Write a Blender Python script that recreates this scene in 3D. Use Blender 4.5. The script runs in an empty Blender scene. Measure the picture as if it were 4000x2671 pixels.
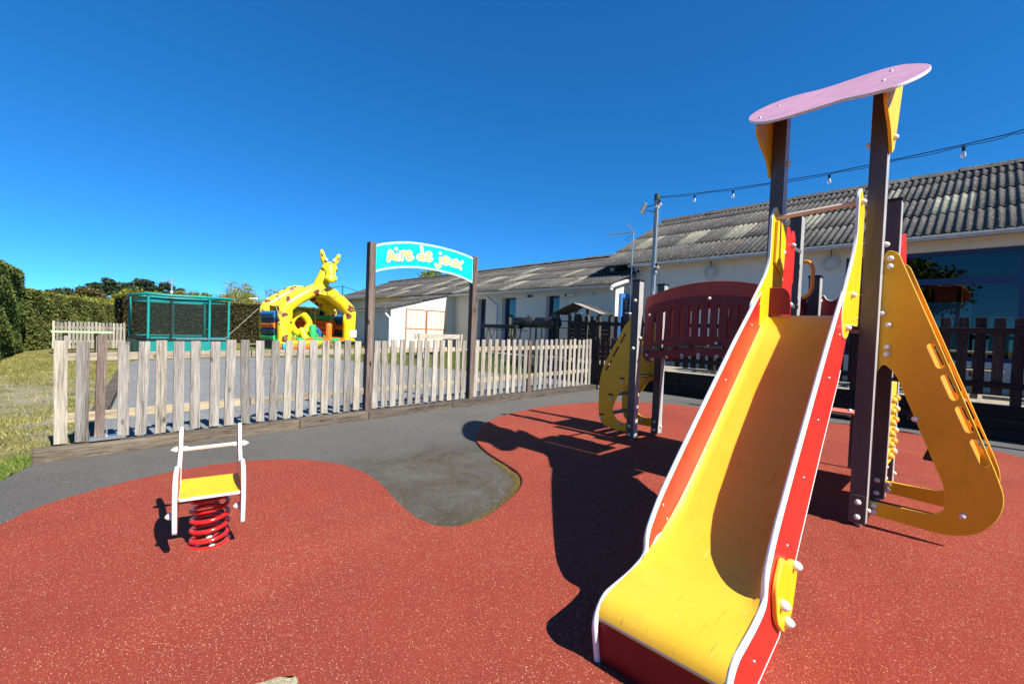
# Playground with slide tower, spring rocker, picket fences, inflatable and low buildings. All metres.
# World: X runs along the slide towards the buildings, Y along the picket-fence side away from the sun, Z up.
import bpy, bmesh, math, random
import numpy as np
from mathutils import Vector, Matrix
random.seed(7); rng = np.random.default_rng(7)
SC = bpy.context.scene; COL = SC.collection
R = math.radians

# ---------------- camera ----------------
cam = bpy.data.objects.new('camera', bpy.data.cameras.new('camera')); COL.objects.link(cam); SC.camera = cam
cam.data.sensor_width = 36; cam.data.lens = 36 * 1000 / 2348; cam.data.clip_start = .05; cam.data.clip_end = 2000
ha, pi_, ro = R(43), R(1.5), R(2.2)
fh = Vector((math.sin(ha), math.cos(ha), 0)); rt = Vector((math.cos(ha), -math.sin(ha), 0)); ZU = Vector((0, 0, 1))
fw = fh * math.cos(pi_) - ZU * math.sin(pi_); up0 = fh * math.sin(pi_) + ZU * math.cos(pi_)
ix = rt * math.cos(ro) + up0 * math.sin(ro); iu = up0 * math.cos(ro) - rt * math.sin(ro)
m = Matrix.Identity(4)
for i in range(3): m[i][0] = ix[i]; m[i][1] = iu[i]; m[i][2] = -fw[i]
m.translation = Vector((-3.956, -0.536, 1.3)); cam.matrix_world = m

# ---------------- sky, sun, exposure ----------------
SUN_AZ, SUN_EL = 175.0, 43.0
W = bpy.data.worlds.new('World'); SC.world = W; W.use_nodes = True
wn = W.node_tree.nodes; wl = W.node_tree.links
sky = wn.new('ShaderNodeTexSky'); sky.sky_type = 'NISHITA'; sky.sun_disc = False
sky.sun_elevation = R(SUN_EL); sky.sun_rotation = R(SUN_AZ); sky.air_density = 0.5; sky.dust_density = 0.0; sky.ozone_density = 2.0; sky.altitude = 20
hs = wn.new('ShaderNodeHueSaturation'); hs.inputs['Saturation'].default_value = 1.28; hs.inputs['Value'].default_value = 1.0
wl.new(sky.outputs[0], hs.inputs['Color']); tint = wn.new('ShaderNodeMix'); tint.data_type = 'RGBA'; tint.blend_type = 'MULTIPLY'; tint.inputs[0].default_value = 1; tint.inputs[7].default_value = (.19, .92, 1.55, 1)
wl.new(hs.outputs[0], tint.inputs[6]); gmn = wn.new('ShaderNodeGamma'); gmn.inputs[1].default_value = .72; wl.new(tint.outputs[2], gmn.inputs[0]); wl.new(gmn.outputs[0], wn['Background'].inputs[0])
wn['Background'].inputs[1].default_value = 0.12
sl = bpy.data.lights.new('sun', 'SUN'); sl.energy = 5.0; sl.angle = R(.5); sl.color = (1, .955, .87)
so = bpy.data.objects.new('sun', sl); COL.objects.link(so)
sd = Vector((math.sin(R(SUN_AZ)) * math.cos(R(SUN_EL)), math.cos(R(SUN_AZ)) * math.cos(R(SUN_EL)), math.sin(R(SUN_EL))))
so.rotation_euler = (-sd).to_track_quat('-Z', 'Y').to_euler(); so.location = (0, -20, 20)
SC.view_settings.view_transform = 'Standard'; SC.view_settings.look = 'None'; SC.view_settings.exposure = 0.95; SC.view_settings.gamma = 1

# ---------------- materials ----------------
class N:
    def __init__(s, name, col=(.5, .5, .5), rough=.6, spec=.5, metal=0, coat=0):
        s.m = bpy.data.materials.new(name); s.m.use_nodes = True; s.t = s.m.node_tree
        s.b = s.t.nodes['Principled BSDF']; s.col(col); s.b.inputs['Roughness'].default_value = rough
        s.b.inputs['Specular IOR Level'].default_value = spec; s.b.inputs['Metallic'].default_value = metal
        s.b.inputs['Coat Weight'].default_value = coat; s.b.inputs['Coat Roughness'].default_value = .1; s.tc = None
    def col(s, c): s.b.inputs['Base Color'].default_value = (*c, 1)
    def n(s, t, **k):
        x = s.t.nodes.new(t)
        for a, v in k.items(): setattr(x, a, v)
        return x
    def L(s, a, b): s.t.links.new(a, b)
    def co(s, kind='Object', scale=(1, 1, 1), rot=(0, 0, 0)):
        if not s.tc: s.tc = s.n('ShaderNodeTexCoord')
        mp = s.n('ShaderNodeMapping'); mp.inputs['Scale'].default_value = scale; mp.inputs['Rotation'].default_value = rot
        s.L(s.tc.outputs[kind], mp.inputs[0]); return mp.outputs[0]
    def noise(s, vec, scale, detail=4, rough=.6, dist=0):
        x = s.n('ShaderNodeTexNoise'); x.inputs['Scale'].default_value = scale; x.inputs['Detail'].default_value = detail
        x.inputs['Roughness'].default_value = rough; x.inputs['Distortion'].default_value = dist; s.L(vec, x.inputs['Vector']); return x.outputs['Fac']
    def ramp(s, fac, stops, interp='LINEAR'):
        x = s.n('ShaderNodeValToRGB'); cr = x.color_ramp; cr.interpolation = interp
        while len(cr.elements) < len(stops): cr.elements.new(.5)
        for e, (p, c) in zip(cr.elements, stops):
            e.position = p; e.color = (*c, 1) if len(c) == 3 else c
        s.L(fac, x.inputs[0]); return x.outputs[0]
    def mix(s, fac, a, b, mode='MIX'):
        x = s.n('ShaderNodeMix', data_type='RGBA', blend_type=mode)
        for soc, v in ((x.inputs[0], fac), (x.inputs[6], a), (x.inputs[7], b)):
            if hasattr(v, 'is_output'): s.L(v, soc)
            elif isinstance(v, (int, float)): soc.default_value = v
            else: soc.default_value = (*v, 1)
        return x.outputs[2]
    def math(s, op, a, b=0, clamp=False):
        x = s.n('ShaderNodeMath', operation=op, use_clamp=clamp)
        for soc, v in ((x.inputs[0], a), (x.inputs[1], b)):
            if hasattr(v, 'is_output'): s.L(v, soc)
            else: soc.default_value = v
        return x.outputs[0]
    def base(s, c): s.L(c, s.b.inputs['Base Color'])
    def bump(s, h, strength=.3, dist=.01):
        x = s.n('ShaderNodeBump'); x.inputs['Strength'].default_value = strength; x.inputs['Distance'].default_value = dist
        s.L(h, x.inputs['Height']); s.L(x.outputs[0], s.b.inputs['Normal'])

def plastic(name, col, rough=.38, var=.08, coat=0, scale=3):
    k = N(name, col, rough, .45, coat=coat); v = k.co(); f = k.noise(v, scale, 5, .65)
    lo = tuple(c * (1 - var * 1.6) for c in col); hi = tuple(min(1, c * (1 + var)) for c in col)
    c1 = k.ramp(f, [(.3, lo), (.7, hi)])
    g = k.noise(v, 220, 2, .5)
    dirt = k.ramp(k.noise(k.co(scale=(1, 1, .22)), 7, 7, .78, .3), [(.50, (0, 0, 0)), (.72, (.34, .34, .34))]); c1 = k.mix(dirt, c1, tuple(c * .62 + .012 for c in col))
    k.base(k.mix(k.math('MULTIPLY', g, .12), c1, tuple(c * .6 for c in col)))
    r = k.ramp(k.noise(v, 9, 5), [(.3, (rough * .8,) * 3), (.75, (min(1, rough * 1.4),) * 3)]); k.L(r, k.b.inputs['Roughness'])
    k.bump(g, .12, .002); return k.m

def metalm(name, col, rough=.4, metal=.9):
    k = N(name, col, rough, .5, metal); f = k.noise(k.co(), 8, 6)
    k.base(k.ramp(f, [(.3, tuple(c * .75 for c in col)), (.7, col)])); return k.m

YEL = plastic('yellow_board', (.80, .47, .006), .40, .05)
AMB = plastic('golden_board', (.79, .43, .008), .40, .06)
YELP = plastic('pale_yellow_board', (.80, .50, .04), .40, .05)
RED = plastic('red_board', (.58, .022, .016), .36, .06)
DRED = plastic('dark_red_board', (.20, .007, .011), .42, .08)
BRICK = plastic('brick_red_board', (.46, .055, .032), .45, .08)
EDGE = plastic('white_core', (.74, .72, .70), .45, .05)
PINK = plastic('pink_board', (.60, .31, .40), .33, .08)
CAPW = plastic('white_cap', (.70, .67, .62), .35, .04)
ORAN = plastic('orange_plastic', (.78, .26, .02), .4, .05)
SPRING = plastic('red_paint', (.62, .015, .012), .22, .04, coat=.5)
SALMON = plastic('salmon_board', (.62, .17, .12), .45, .05)
STEEL = metalm('steel', (.62, .62, .62), .35)
POLEG = metalm('pole_grey', (.26, .30, .34), .5, .4)
ZINC = metalm('zinc', (.50, .55, .60), .45, .6)
DARKMET = N('black_iron', (.014, .013, .014), .55, .4).m
BARE = plastic('pale_bar', (.74, .55, .42), .35, .05)
BLACKP = N('black_plastic', (.015, .015, .017), .5, .4).m
BLUE = plastic('blue_paint', (.012, .034, .12), .35, .06)
BLUEL = plastic('bright_blue_paint', (.03, .17, .50), .35, .06)

def chute_mat():
    k = N('yellow_chute', (.8, .47, .02), .33, .5); v = k.co()
    c = k.ramp(k.noise(v, 1.6, 5, .6), [(.3, (.70, .37, .010)), (.7, (.78, .46, .035))])
    sc = k.noise(k.co(scale=(3.2, 60, 3.2), rot=(0, 0, .12)), 1.6, 4, .8); c = k.mix(k.ramp(sc, [(.63, (0, 0, 0)), (.66, (.8, .8, .8))]), c, (.30, .18, .04)); sc = k.noise(k.co(scale=(2.4, 34, 2.4), rot=(0, 0, -.1)), 2.1, 3, .7); c = k.mix(k.ramp(sc, [(.70, (0, 0, 0)), (.72, (.6, .6, .6))]), c, (.86, .70, .30)); c = k.mix(k.ramp(k.noise(v, 4.5, 6, .75), [(.60, (0, 0, 0)), (.75, (.30, .30, .30))]), c, (.45, .27, .05))
    c = k.mix(k.ramp(k.noise(v, 34, 3, .6), [(.74, (0, 0, 0)), (.8, (.6, .6, .6))]), c, (.50, .36, .16)); k.base(c)
    k.L(k.ramp(k.noise(v, 12, 5), [(.3, (.26,) * 3), (.8, (.5,) * 3)]), k.b.inputs['Roughness']); k.bump(k.noise(v, 260, 2), .08, .002); return k.m
CHUTE = chute_mat()

def post_mat():
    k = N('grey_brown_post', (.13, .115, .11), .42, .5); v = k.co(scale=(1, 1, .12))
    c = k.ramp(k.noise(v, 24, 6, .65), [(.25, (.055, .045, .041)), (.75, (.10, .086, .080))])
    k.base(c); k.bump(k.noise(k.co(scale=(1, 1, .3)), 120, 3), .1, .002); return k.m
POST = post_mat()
PSIDE = metalm('sunlit_post_side', (.46, .45, .44), .45, .15)  # lighter than the post fronts: sunlight put into the colour

def wood(name, lo, hi, hue=(.0, .0, .0), rough=.85, vert=True, rand=.35):
    k = N(name, hi, rough, .2)
    sc = (1, 1, .05) if vert == True else ((.05, 1, 1) if vert == 'x' else (1, .05, 1))
    oi = k.n('ShaderNodeObjectInfo'); off = k.n('ShaderNodeVectorMath', operation='ADD'); v0 = k.co(scale=sc)
    mul = k.n('ShaderNodeVectorMath', operation='SCALE'); cx = k.n('ShaderNodeCombineXYZ')
    for i in range(3): k.L(oi.outputs['Random'], cx.inputs[i])
    k.L(cx.outputs[0], mul.inputs[0]); mul.inputs['Scale'].default_value = 37; k.L(v0, off.inputs[0]); k.L(mul.outputs[0], off.inputs[1]); v = off.outputs[0]
    g = k.noise(v, 80, 5, .75, .5); g2 = k.noise(v, 9, 4, .6, .4)
    c = k.ramp(k.math('ADD', k.math('MULTIPLY', g, .6), k.math('MULTIPLY', g2, .4)), [(.36, tuple(x * .38 for x in lo)), (.44, lo), (.62, hi)])
    # knots
    vor = k.n('ShaderNodeTexVoronoi'); vor.inputs['Scale'].default_value = 4.5
    vm = k.co(scale=(1, 1, .45) if vert == True else (1, 1, 1)); a2 = k.n('ShaderNodeVectorMath', operation='ADD'); k.L(vm, a2.inputs[0]); k.L(mul.outputs[0], a2.inputs[1]); k.L(a2.outputs[0], vor.inputs['Vector'])
    c = k.mix(k.ramp(vor.outputs['Distance'], [(.06, (1, 1, 1)), (.11, (0, 0, 0))]), c, tuple(x * .35 for x in lo))
    r = k.ramp(oi.outputs['Random'], [(0, (1 - rand,) * 3), (.5, (1, 1, 1)), (1, (1 + rand * .2, 1 + rand * .1, 1 - rand * .2))])
    c = k.mix(1.0, c, r, 'MULTIPLY'); k.base(c); k.bump(g, .5, .004); return k.m
PICK = wood('weathered_picket', (.21, .19, .165), (.47, .437, .385), rand=.42)
RAILW = wood('weathered_rail', (.26, .21, .15), (.50, .42, .31), vert='x')
SLEEP = wood('grey_sleeper', (.065, .052, .040), (.185, .15, .118), vert='x')
BPOST = wood('brown_sign_post', (.10, .072, .058), (.26, .20, .165))
DWOOD = wood('dark_stained_picket', (.030, .021, .017), (.085, .062, .052), rand=.4)
DRAIL = wood('dark_stained_rail', (.028, .020, .016), (.080, .058, .048), vert='y')
DSLEEP = wood('black_sleeper', (.014, .011, .009), (.04, .032, .027), vert='y')
SHEDW = wood('grey_shelter_wood', (.05, .043, .036), (.13, .11, .09), vert='y')
TABLEW = wood('table_wood', (.30, .27, .22), (.5, .45, .38), vert='y')

def rubber_mat():
    k = N('red_rubber', (.4, .06, .04), .9, .2); v = k.co()
    big = k.noise(v, .45, 5, .6, .6); mid = k.noise(v, 4.2, 5, .65)
    c = k.ramp(big, [(.34, (.22, .028, .011)), (.50, (.30, .043, .018)), (.66, (.38, .074, .036))]); c = k.mix(.4, c, k.ramp(mid, [(.3, (.16, .020, .011)), (.7, (.28, .052, .03))]))
    fine = k.noise(v, 300, 3, .75); c = k.mix(.6, c, k.ramp(fine, [(.36, (.085, .012, .008)), (.5, (.25, .038, .022)), (.64, (.42, .10, .065))]))
    dens = k.ramp(k.noise(v, .9, 4, .6), [(.35, (.955,) * 3), (.65, (.86,) * 3)])
    def fleck(scale, thr, amt, colr, c, rot):
        vo = k.n('ShaderNodeTexVoronoi'); vo.inputs['Scale'].default_value = scale; k.L(k.co(scale=(1, .62, 1), rot=(0, 0, rot)), vo.inputs['Vector'])
        msk = k.math('MULTIPLY', k.math('LESS_THAN', vo.outputs['Distance'], thr), k.math('GREATER_THAN', k.n_sep(vo.outputs['Color']), amt))
        return k.mix(msk, c, colr)
    c = fleck(210, .38, .83, (.46, .15, .095), c, .4); c = fleck(160, .31, dens, (.58, .33, .19), c, 1.1); c = fleck(200, .34, dens, (.52, .25, .15), c, 2.3); c = fleck(100, .20, .97, (.60, .42, .27), c, .2); c = fleck(80, .2, .96, (.05, .025, .02), c, 0)
    worn = k.ramp(k.noise(v, 1.7, 6, .75, .8), [(.60, (0, 0, 0)), (.74, (.35, .35, .35))]); c = k.mix(worn, c, (.30, .10, .07))
    k.base(c)
    b1 = k.n('ShaderNodeBump'); b1.inputs['Strength'].default_value = 1; b1.inputs['Distance'].default_value = .075; k.L(k.noise(v, .75, 2, .45, .5), b1.inputs['Height'])
    b2 = k.n('ShaderNodeBump'); b2.inputs['Strength'].default_value = .7; b2.inputs['Distance'].default_value = .006; k.L(k.math('ADD', fine, k.noise(v, 120, 2)), b2.inputs['Height']); k.L(b1.outputs[0], b2.inputs['Normal']); k.L(b2.outputs[0], k.b.inputs['Normal']); return k.m
def _sep(s, c):
    x = s.n('ShaderNodeSeparateColor'); s.L(c, x.inputs[0]); return x.outputs[0]
N.n_sep = _sep
RUBBER = rubber_mat()

def asphalt_mat():
    k = N('asphalt', (.1, .1, .1), .92, .2); v = k.co()
    f = k.noise(v, 150, 4, .85); c = k.ramp(f, [(.34, (.022, .021, .019)), (.48, (.095, .090, .083)), (.60, (.17, .162, .15)), (.72, (.36, .34, .31))])
    c = k.mix(.35, c, k.ramp(k.noise(v, 1.2, 6, .7, .5), [(.3, (.070, .066, .062)), (.7, (.155, .146, .134))]))
    mp = k.co(); mp.node.inputs['Scale'].default_value = (.62, .62, 0); mp.node.inputs['Location'].default_value = (1.62 * .62, -2.35 * .62, 0)
    gm = k.n('ShaderNodeTexGradient', gradient_type='SPHERICAL'); k.L(mp, gm.inputs[0]); rad = gm.outputs['Fac']
    w = k.math('MULTIPLY', k.ramp(rad, [(0, (0, 0, 0)), (.45, (1, 1, 1))]), k.ramp(k.noise(v, 1.9, 7, .8, .6), [(.38, (0, 0, 0)), (.60, (1, 1, 1))]))
    c = k.mix(k.math('MULTIPLY', w, .72), c, (.045, .036, .018))
    sp = k.math('MULTIPLY', k.ramp(k.noise(v, 34, 4, .8), [(.54, (0, 0, 0)), (.60, (1, 1, 1))]), k.ramp(rad, [(.1, (0, 0, 0)), (.6, (1, 1, 1))])); c = k.mix(k.math('MULTIPLY', sp, .75), c, (.10, .070, .016))
    vo = k.n('ShaderNodeTexVoronoi'); vo.inputs['Scale'].default_value = 48; k.L(v, vo.inputs['Vector'])
    c = k.mix(k.math('MULTIPLY', k.math('LESS_THAN', vo.outputs['Distance'], .17), k.math('GREATER_THAN', k.n_sep(vo.outputs['Color']), .90)), c, (.36, .30, .20))
    k.base(c); k.bump(f, .8, .008); return k.m
ASPH = asphalt_mat()

def gravel_mat(name, cols, sc=55):
    k = N(name, (.3, .3, .3), .95, .2); v = k.co()
    vo = k.n('ShaderNodeTexVoronoi'); vo.inputs['Scale'].default_value = sc; k.L(v, vo.inputs['Vector'])
    c = k.ramp(k.n_sep(vo.outputs['Color']), [(0, cols[0]), (.5, cols[1]), (1, cols[2])])
    c = k.mix(k.ramp(vo.outputs['Distance'], [(.3, (0, 0, 0)), (.6, (.7, .7, .7))]), c, tuple(x * .4 for x in cols[0]))
    c = k.mix(.4, c, k.ramp(k.noise(v, 1.1, 4), [(.3, cols[0]), (.7, cols[1])])); k.base(c); k.bump(vo.outputs['Distance'], -.6, .01); return k.m
GRAVEL = gravel_mat('blue_grey_gravel', [(.15, .155, .155), (.25, .258, .255), (.42, .42, .40)])
TERR = gravel_mat('beige_paving', [(.30, .26, .20), (.40, .35, .27), (.50, .45, .36)], 25)
PATCH = gravel_mat('bare_concrete_patch', [(.3, .26, .16), (.42, .37, .24), (.5, .44, .3)], 90)
MOSS = gravel_mat('dry_moss', [(.09, .06, .02), (.16, .11, .03), (.28, .2, .07)], 110)

def ground_mat():
    k = N('dry_lawn', (.1, .1, .03), .95, .15); v = k.co()
    c = k.ramp(k.noise(v, 1.1, 6, .7, .5), [(.36, (.085, .115, .020)), (.50, (.19, .17, .05)), (.62, (.33, .27, .12))])
    mp = k.co(); gm = k.n('ShaderNodeTexGradient', gradient_type='SPHERICAL'); mp.node.inputs['Scale'].default_value = (.42, .22, 0); mp.node.inputs['Location'].default_value = (5.3 * .42, -9.5 * .22, 0); k.L(mp, gm.inputs[0])
    w = k.math('MULTIPLY', k.ramp(gm.outputs['Fac'], [(0, (0, 0, 0)), (.4, (1, 1, 1))]), k.ramp(k.noise(v, 2.2, 6, .75), [(.40, (0, 0, 0)), (.55, (1, 1, 1))]))
    c = k.mix(w, c, (.34, .31, .26)); c = k.mix(.35, c, k.ramp(k.noise(v, 70, 4, .8), [(.3, (.03, .035, .01)), (.7, (.32, .28, .11))]))
    k.base(c); k.bump(k.noise(v, 60, 4, .8), .7, .03); return k.m
LAWN = ground_mat()

def leaf_mat(name, dark, mid, light, rough=.6, trans=.15):
    k = N(name, mid, rough, .25); g = k.n('ShaderNodeNewGeometry')
    c = k.ramp(g.outputs['Random Per Island'], [(0, dark), (.45, mid), (1, light)])
    f = k.noise(k.co(), .9, 4, .6); c = k.mix(1, c, k.ramp(f, [(.3, (.62, .62, .62)), (.7, (1.2, 1.15, 1.0))]), 'MULTIPLY')
    k.base(c)
    return k.m
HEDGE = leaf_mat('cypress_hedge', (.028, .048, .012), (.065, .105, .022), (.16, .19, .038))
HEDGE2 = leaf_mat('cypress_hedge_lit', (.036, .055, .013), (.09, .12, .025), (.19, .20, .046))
HEDGED = leaf_mat('dark_hedge_foliage', (.014, .018, .006), (.042, .046, .014), (.12, .085, .030))  # dark brown-green leaf tone of the back hedge
HCORE = N('hedge_twigs', (.018, .016, .008), .95, .1).m
PINE = leaf_mat('dark_pine_needles', (.010, .022, .012), (.022, .042, .020), (.045, .075, .03))
BROOM = leaf_mat('yellow_green_leaves', (.07, .09, .010), (.17, .18, .018), (.30, .28, .03))
SPRINGL = leaf_mat('young_green_leaves', (.05, .09, .012), (.11, .16, .022), (.22, .26, .045))
PALEL = leaf_mat('pale_spring_leaves', (.12, .15, .05), (.22, .25, .10), (.36, .38, .2))
BROWNL = leaf_mat('brown_green_needles', (.045, .04, .015), (.09, .075, .03), (.14, .12, .05))
BARK = N('bark', (.06, .048, .038), .9, .1).m
GRASSM = leaf_mat('grass_blades', (.07, .10, .014), (.20, .20, .045), (.44, .38, .16))
GRASSG = leaf_mat('green_grass_blades', (.04, .09, .010), (.09, .17, .018), (.2, .28, .05))

def render_mat(name, col):
    k = N(name, col, .9, .2); v = k.co(); c = k.ramp(k.noise(v, .8, 5, .6), [(.3, tuple(x * .9 for x in col)), (.7, col)])
    st = k.noise(k.co(scale=(1, 1, .12)), 2.6, 5, .65); c = k.mix(k.ramp(st, [(.55, (0, 0, 0)), (.8, (.3, .3, .3))]), c, tuple(x * .55 for x in col))
    k.base(c); k.bump(k.noise(v, 90, 3), .3, .004); return k.m
CREAM = render_mat('cream_render', (.70, .66, .54)); GREYW = render_mat('pale_cream_render', (.72, .67, .56))

def roof_mat():
    k = N('lichened_fibre_cement', (.14, .13, .12), .95, .15); v = k.co()
    c = k.ramp(k.noise(v, 2.2, 6, .7), [(.3, (.055, .051, .047)), (.7, (.115, .107, .098))])
    vo = k.n('ShaderNodeTexVoronoi'); vo.inputs['Scale'].default_value = 1.0; vs = k.co(scale=(.35, .9, .35)); k.L(vs, vo.inputs['Vector'])
    pale = k.math('MULTIPLY', k.math('GREATER_THAN', k.n_sep(vo.outputs['Color']), .80), k.ramp(k.noise(v, 9, 4, .7), [(.34, (0, 0, 0)), (.5, (1, 1, 1))]))
    c = k.mix(k.math('MULTIPLY', pale, .12), c, (.30, .28, .20))
    s1 = k.ramp(k.noise(v, 22, 3, .6), [(.63, (0, 0, 0)), (.68, (1, 1, 1))]); c = k.mix(s1, c, (.46, .44, .37))
    s2 = k.ramp(k.noise(v, 11, 3, .6), [(.69, (0, 0, 0)), (.72, (1, 1, 1))]); c = k.mix(s2, c, (.38, .20, .05))
    k.base(c); k.bump(k.noise(v, 60, 3), .3, .01); return k.m
ROOF = roof_mat()
ROOFR = ROOF

def glass_mat():
    k = N('window_glass', (.0, .0, .0), .0, .5); t = k.t; g = k.n('ShaderNodeBsdfGlossy'); g.inputs['Roughness'].default_value = 0.003
    tr = k.n('ShaderNodeBsdfTransparent'); tr.inputs[0].default_value = (.12, .14, .15, 1); fr = k.n('ShaderNodeFresnel'); fr.inputs[0].default_value = 1.75
    mx = k.n('ShaderNodeMixShader'); k.L(fr.outputs[0], mx.inputs[0]); k.L(tr.outputs[0], mx.inputs[1]); k.L(g.outputs[0], mx.inputs[2])
    t.links.new(mx.outputs[0], t.nodes['Material Output'].inputs[0]); return k.m
GLASS = glass_mat()
DGLASS = N('dark_glass', (.012, .014, .014), .02, .5); DGLASS.b.inputs['IOR'].default_value = 1.9; DGLASS = DGLASS.m
DARKIN = N('dark_room', (.05, .048, .045), .9, .1).m

def net_mat():
    k = N('safety_net', (.01, .02, .02), .8, .2); k.b.inputs['Alpha'].default_value = .36; return k.m
NET = net_mat()
TEAL = plastic('teal_foam_cover', (.004, .26, .24), .5, .1)
TEALS = plastic('teal_skirt', (.003, .22, .20), .45, .1)

def vinyl(name, col): return plastic(name, col, .36, .05)
VYEL = vinyl('yellow_vinyl', (.86, .66, .015)); VORG = vinyl('orange_vinyl', (.80, .17, .015)); VGRN = vinyl('green_vinyl', (.03, .42, .13))
VBLU = vinyl('blue_vinyl', (.015, .14, .36)); VCYA = vinyl('turquoise_vinyl', (.01, .42, .52)); VDRK = vinyl('dark_blue_vinyl', (.012, .05, .09))
def giraffe_mat():
    k = N('spotted_yellow_vinyl', (.86, .66, .02), .36, .45); v = k.co()
    vo = k.n('ShaderNodeTexVoronoi'); vo.inputs['Scale'].default_value = 2.2
    nz = k.n('ShaderNodeTexNoise'); nz.inputs['Scale'].default_value = 4.5; nz.inputs['Detail'].default_value = 1; k.L(v, nz.inputs['Vector'])
    mx = k.n('ShaderNodeMix', data_type='RGBA', blend_type='LINEAR_LIGHT'); mx.inputs[0].default_value = .22; k.L(v, mx.inputs[6]); k.L(nz.outputs['Color'], mx.inputs[7]); k.L(mx.outputs[2], vo.inputs['Vector'])
    keep = k.math('GREATER_THAN', k.n_sep(vo.outputs['Color']), .42)
    a = k.math('MULTIPLY', k.math('LESS_THAN', vo.outputs['Distance'], .43), keep); b = k.math('MULTIPLY', k.math('LESS_THAN', vo.outputs['Distance'], .375), keep)
    c = k.mix(a, (.86, .66, .02), (.62, .40, .12)); c = k.mix(b, c, (.17, .055, .025)); k.base(c); return k.m
VSPOT = giraffe_mat()
SIGNC = plastic('cyan_sign_board', (.0, .62, .78), .35, .02); SIGNB = plastic('pale_cyan_edge', (.42, .80, .86), .4, .02)
LETW = N('white_lettering', (.86, .88, .86), .4).m; LETY = N('yellow_lettering', (.86, .66, .04), .4).m; LETO = N('grey_lettering_outline', (.16, .42, .50), .4).m
RUST = plastic('rust_red_paint', (.42, .15, .08), .6, .1); CREAMD = render_mat('cream_door_paint', (.70, .62, .46))
GREENT = plastic('pale_green_slab', (.42, .55, .32), .6, .05); CONC = render_mat('grey_concrete', (.30, .29, .27))
PAPER = N('white_paper', (.8, .8, .78), .5).m

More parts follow.
